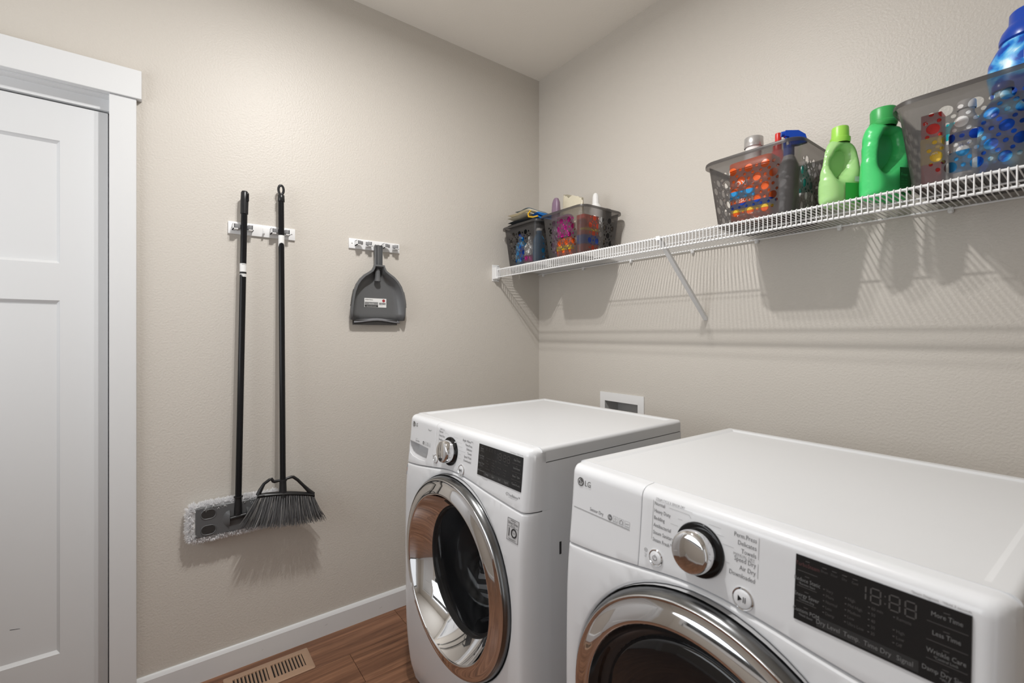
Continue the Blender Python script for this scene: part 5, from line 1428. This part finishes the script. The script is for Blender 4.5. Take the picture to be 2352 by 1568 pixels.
for tf in range(25):
    for row in range(3):
        k = (tf + 0.5) / 25
        root = bar(k) + Vector((0.010 * (row - 1), 0, -0.006))
        for f_ in range(13):
            kk = min(1.0, max(0.0, k + rnd.gauss(0, 0.016)))
            tip = LB + (RB - LB) * kk + Vector((0.022 * (row - 1) + rnd.gauss(0, 0.005), rnd.gauss(0, 0.003), -0.012 * math.sin(PI * kk) + rnd.gauss(0, 0.0035)))
            rt = root + Vector((rnd.uniform(-.003, .003), rnd.uniform(-.0026, .0026), 0))
            midp = rt * 0.45 + tip * 0.55 + Vector((0.004 * (row - 1), (k - 0.5) * -0.010, 0))
            p = [bez(rt, midp, tip, q / 3) for q in range(4)]; r = rnd.uniform(0.00055, 0.00095)
            (mb2 if rnd.random() < 0.22 else mb1).tube(p, [r * 1.3, r * 1.1, r, r * 0.8], 3, False)
o = obj('bristles', mb1, M_BRIST, t, 0, False); o['kind'] = 'stuff'
o = obj('pale_bristles', mb2, M_BRIST2, t, 0, False); o['kind'] = 'stuff'

# ------------------------------------------------------------------ dustpan
t = thing('dustpan', 'grey plastic dustpan with white paper label on the left wall', 'dustpan', (0.03, -0.968, 1.308))
half = [(0.019, 1.5700), (0.0215, 1.5600), (0.0285, 1.5470), (0.0440, 1.5350), (0.0640, 1.5220), (0.0830, 1.5030), (0.0980, 1.4800), (0.1090, 1.4500), (0.1150, 1.4200), (0.1185, 1.3900), (0.1195, 1.3600), (0.1170, 1.3270)]
YC = -0.9685
rimL = [(YC - y, z) for y, z in half]; rimR = [(YC + y * 1.02, z) for y, z in half]
arc_ = [rimL[i] for i in range(len(rimL) - 1, -1, -1)] + rimR       # from bottom-left over the top to bottom-right
def inset_pt(p, d):
    c = Vector((YC, 1.400)); v = c - Vector(p); v.normalize(); return (p[0] + v.x * d, p[1] + v.y * d * (0.9 if p[1] > 1.40 else 0.0))
def rimx(z): return 0.052 - 0.016 * max(0, (1.40 - z) / 0.08)
lp_out = [(rimx(z) - 0.010, y + (0.004 if y > YC else -0.004), z + 0.002) for y, z in arc_]
lp_rim0 = [(rimx(z) - 0.001, y + (0.004 if y > YC else -0.004), z + 0.002) for y, z in arc_]
lp_rim1 = [(rimx(z), *inset_pt((y, z), 0.004)) for y, z in arc_]
lp_mid = [(0.022, *inset_pt((y, z), 0.016)) for y, z in arc_]
lp_flr = [(0.012, *inset_pt((y, z), 0.032)) for y, z in arc_]
mb = MB()
for a, b in ((lp_out, lp_rim0), (lp_rim0, lp_rim1), (lp_rim1, lp_mid), (lp_mid, lp_flr)): mb.strip(a, b, False)
# floor sheet: rows between left and right halves, easing forward to the lip
m = len(arc_); hN = m // 2
rows = []
for i in range(hN):
    a, b = Vector(lp_flr[i]), Vector(lp_flr[m - 1 - i])
    zz = (a.z + b.z) / 2
    rows.append([a + (b - a) * (k / 10) for k in range(11)])
for r0, r1 in zip(rows, rows[1:]): mb.add(r0 + r1, [(k, k + 1, 12 + k, 11 + k) for k in range(10)])
body = obj('pan_body', mb, M_PANP, t, 50, True)
sm = body.modifiers.new('solid', 'SOLIDIFY'); sm.thickness = 0.0022; sm.offset = 0
# front lip: wavy edge
r0 = rows[0]; lipA, lipB, lipC = [], [], []
for k in range(11):
    q = k / 10; y = r0[0].y - 0.014 + (r0[-1].y - r0[0].y + 0.028) * q; wv2 = 0.010 * math.sin(PI * q) ** 2
    lipA.append((0.0125, y, 1.330 + wv2 * 0.6)); lipB.append((0.017, y, 1.3270 + wv2)); lipC.append((0.026, y, 1.3195 + wv2))
mb = MB(); mb.strip([tuple(p) for p in r0], lipA, False); mb.strip(lipA, lipB, False); mb.strip(lipB, lipC, False); mb.strip(lipC, [(p[0], p[1], p[2] - 0.004) for p in lipC], False)
lo_ = obj('front_lip', mb, M_PANL, t, 40); sm = lo_.modifiers.new('solid', 'SOLIDIFY'); sm.thickness = 0.002; sm.offset = 0
mb = MB(); mb.box(0.0195, 0.0235, -1.0775, -0.8755, 1.3075, 1.3300); obj('rubber_strip', mb, M_RUBBER, t, 0)
# handle: open channel
mb = MB(); prevr = None
sec_z = [1.5600, 1.5700, 1.600, 1.640, 1.655, 1.6625]
for z in sec_z:
    w = 0.0195 if z < 1.565 else 0.0175 + 0.004 * max(0, (z - 1.63) / 0.03) * 0.5; x0 = 0.030
    if z > 1.66: w *= 0.8
    ring = [(x0 + 0.012, YC - w, z), (x0 + 0.014, YC - w + 0.003, z), (x0 + 0.002, YC - w + 0.005, z), (x0 + 0.002, YC - 0.008, z), (x0 + 0.010, YC - 0.003, z), (x0 + 0.010, YC + 0.003, z), (x0 + 0.002, YC + 0.008, z), (x0 + 0.002, YC + w - 0.005, z), (x0 + 0.014, YC + w - 0.003, z), (x0 + 0.012, YC + w, z), (x0 - 0.006, YC + w - 0.002, z), (x0 - 0.006, YC - w + 0.002, z)]
    if prevr: mb.strip(prevr, ring)
    else: mb.add(ring, [tuple(range(12))])
    prevr = ring
mb.add(prevr, [tuple(range(12))[::-1]])
hd = obj('handle', mb, M_PANP, t, 30)
mb = MB(); mb.lathe([(0.0145, 1.502), (0.0120, 1.520), (0.0105, 1.556), (0.0100, 1.560)], 24, Matrix.Translation((0.028, YC, 0))); obj('handle_socket', mb, M_PANP, t, 60)
mb = MB(); mb.box(0.030, 0.0425, YC - 0.012, YC + 0.012, 1.5590, 1.5608); obj('handle_groove', mb, M_BLACKP, hd)
# combs along both sides
for s in (-1, 1):
    mb = MB()
    for k in range(14):
        z = 1.388 + 0.0052 * k; y = YC + s * (interp(sorted([(b, a) for a, b in half]), z) * (1.02 if s > 0 else 1) + 0.0045)
        mb.box(rimx(z) - 0.009, rimx(z) - 0.0005, min(y, y + s * 0.003), max(y, y + s * 0.003), z, z + 0.0024)
    o = obj('comb_teeth', mb, M_BLACKP, t, 0, False); o['kind'] = 'stuff'
# paper label
LY0, LY1, LZ0, LZ1 = -1.0235, -0.9230, 1.3865, 1.4265
lab_x = 0.0142
mb = MB(); mb.box(lab_x, lab_x + 0.0004, LY0, LY1, LZ0, LZ1); lb = obj('paper_label', mb, M_LABELW, t, 0)
F_ = lambda a, b: (lab_x + 0.0008, a, b)
mb = MB(); flat_rect(mb, LY0 + 0.0015, LY0 + 0.062, LZ0 + 0.009, LZ0 + 0.0235, F_); obj('label_grey_band', mb, M_LABELG, lb, 0, False)
mb = MB(); flat_rect(mb, LY0 + 0.0015, LY0 + 0.062, LZ0 + 0.0012, LZ0 + 0.009, F_); obj('label_black_band', mb, M_LABELB, lb, 0, False)
mb = MB(); flat_ring(mb, LY1 - 0.0125, LZ1 - 0.0095, 0.0001, 0.0068, F_, 24); obj('label_red_seal', mb, M_REDD, lb, 0, False)
mb = MB()
y = LY1 - 0.034; r_ = random.Random(3)
while y < LY1 - 0.004:
    w = r_.choice((0.0005, 0.0009, 0.0014)); flat_rect(mb, y, y + w, LZ0 + 0.0125, LZ0 + 0.0215, F_); y += w + r_.choice((0.0005, 0.0009))
q = lettering([('ESSENTIALS', 0.0078, 'LEFT', 0.85, LY0 + 0.004, LZ1 - 0.0095)] + [('- - - - - - -', 0.005, 'LEFT', 0.8, LY1 - 0.033, LZ0 + 0.0085 - 0.0035 * k) for k in range(2)], F_)
mb.add(q.v, q.f); obj('label_lettering', mb, M_LABELB, lb, 0, False)['kind'] = 'stuff'
F2 = lambda a, b: (lab_x + 0.0012, a, b)
q = lettering([('Dust Pan', 0.0072, 'CENTER', 0.9, LY0 + 0.032, LZ0 + 0.0135), ('PELLE A POUSSIERE / RECOGEDOR', 0.0036, 'CENTER', 0.8, LY0 + 0.032, LZ0 + 0.0038)], F2)
obj('band_lettering', q, M_LABELW, lb, 0, False)['kind'] = 'stuff'

# ------------------------------------------------------------------ floor register
RX0, RX1, RY0, RY1 = 0.048, 0.186, -1.557, -1.269
t = thing('floor_register', 'tan metal floor register with two banks of louvres beside the baseboard', 'floor vent', ((RX0 + RX1) / 2, (RY0 + RY1) / 2, 0))
ix0, ix1 = RX0 + 0.030, RX1 - 0.030; ym = (RY0 + RY1) / 2
banks = [(RY0 + 0.027, ym - 0.007), (ym + 0.007, RY1 - 0.027)]
mb = MB(); ou_ = rrect(RX0, RX1, RY0, RY1, 0.006, 3); top_ = offset_loop(ou_, -0.006)
mb.strip([(p[0], p[1], 0.0006) for p in ou_], [(p[0], p[1], 0.0022) for p in ou_]); mb.strip([(p[0], p[1], 0.0022) for p in ou_], [(p[0], p[1], 0.0052) for p in top_])
hl = [[(ix0, a), (ix1, a), (ix1, b), (ix0, b)] for a, b in banks]
ins = lambda x, y: in_poly(x, y, top_) and not any(in_poly(x, y, h) for h in hl)
V, F = cdt(top_, hl, [], ins); mb.add([(p[0], p[1], 0.0052) for p in V], F)
for h in hl: mb.strip([(p[0], p[1], 0.0052) for p in h], [(p[0], p[1], 0.0006) for p in h])
obj('face_plate', mb, M_TAN, t, 30)
mb = MB(); mb.box(RX0 + 0.01, RX1 - 0.01, RY0 + 0.01, RY1 - 0.01, 0.0003, 0.0009); obj('well_shade', mb, M_DARK, t, 0)  # dark plate painting the shade below the louvres
mb = MB(); n = 5
A = []; 
for k in range(n):
    q = k / (n - 1); A.append((0.0055 * q - 0.0028, 0.0012 + 0.0038 * math.sin(q * PI / 2)))
vs = [(ix0, a, z) for a, z in A] + [(ix1, a, z) for a, z in A] + [(ix0, a + 0.0009, z - 0.0004) for a, z in A] + [(ix1, a + 0.0009, z - 0.0004) for a, z in A]
fs = [(k, k + 1, n + k + 1, n + k) for k in range(n - 1)] + [(2 * n + k, 3 * n + k, 3 * n + k + 1, 2 * n + k + 1) for k in range(n - 1)]
mb.add(vs, fs); lou = mb.mesh('louvre', 60, False); lou.materials.append(M_TAN)
for a, b in banks:
    for k in range(9):
        o = bpy.data.objects.new('louvre', lou); C.objects.link(o); o.parent = t
        o.matrix_parent_inverse = Matrix.Translation(-t.location); o.location = (0, a + (b - a) * (k + 0.75) / 9.3, 0)
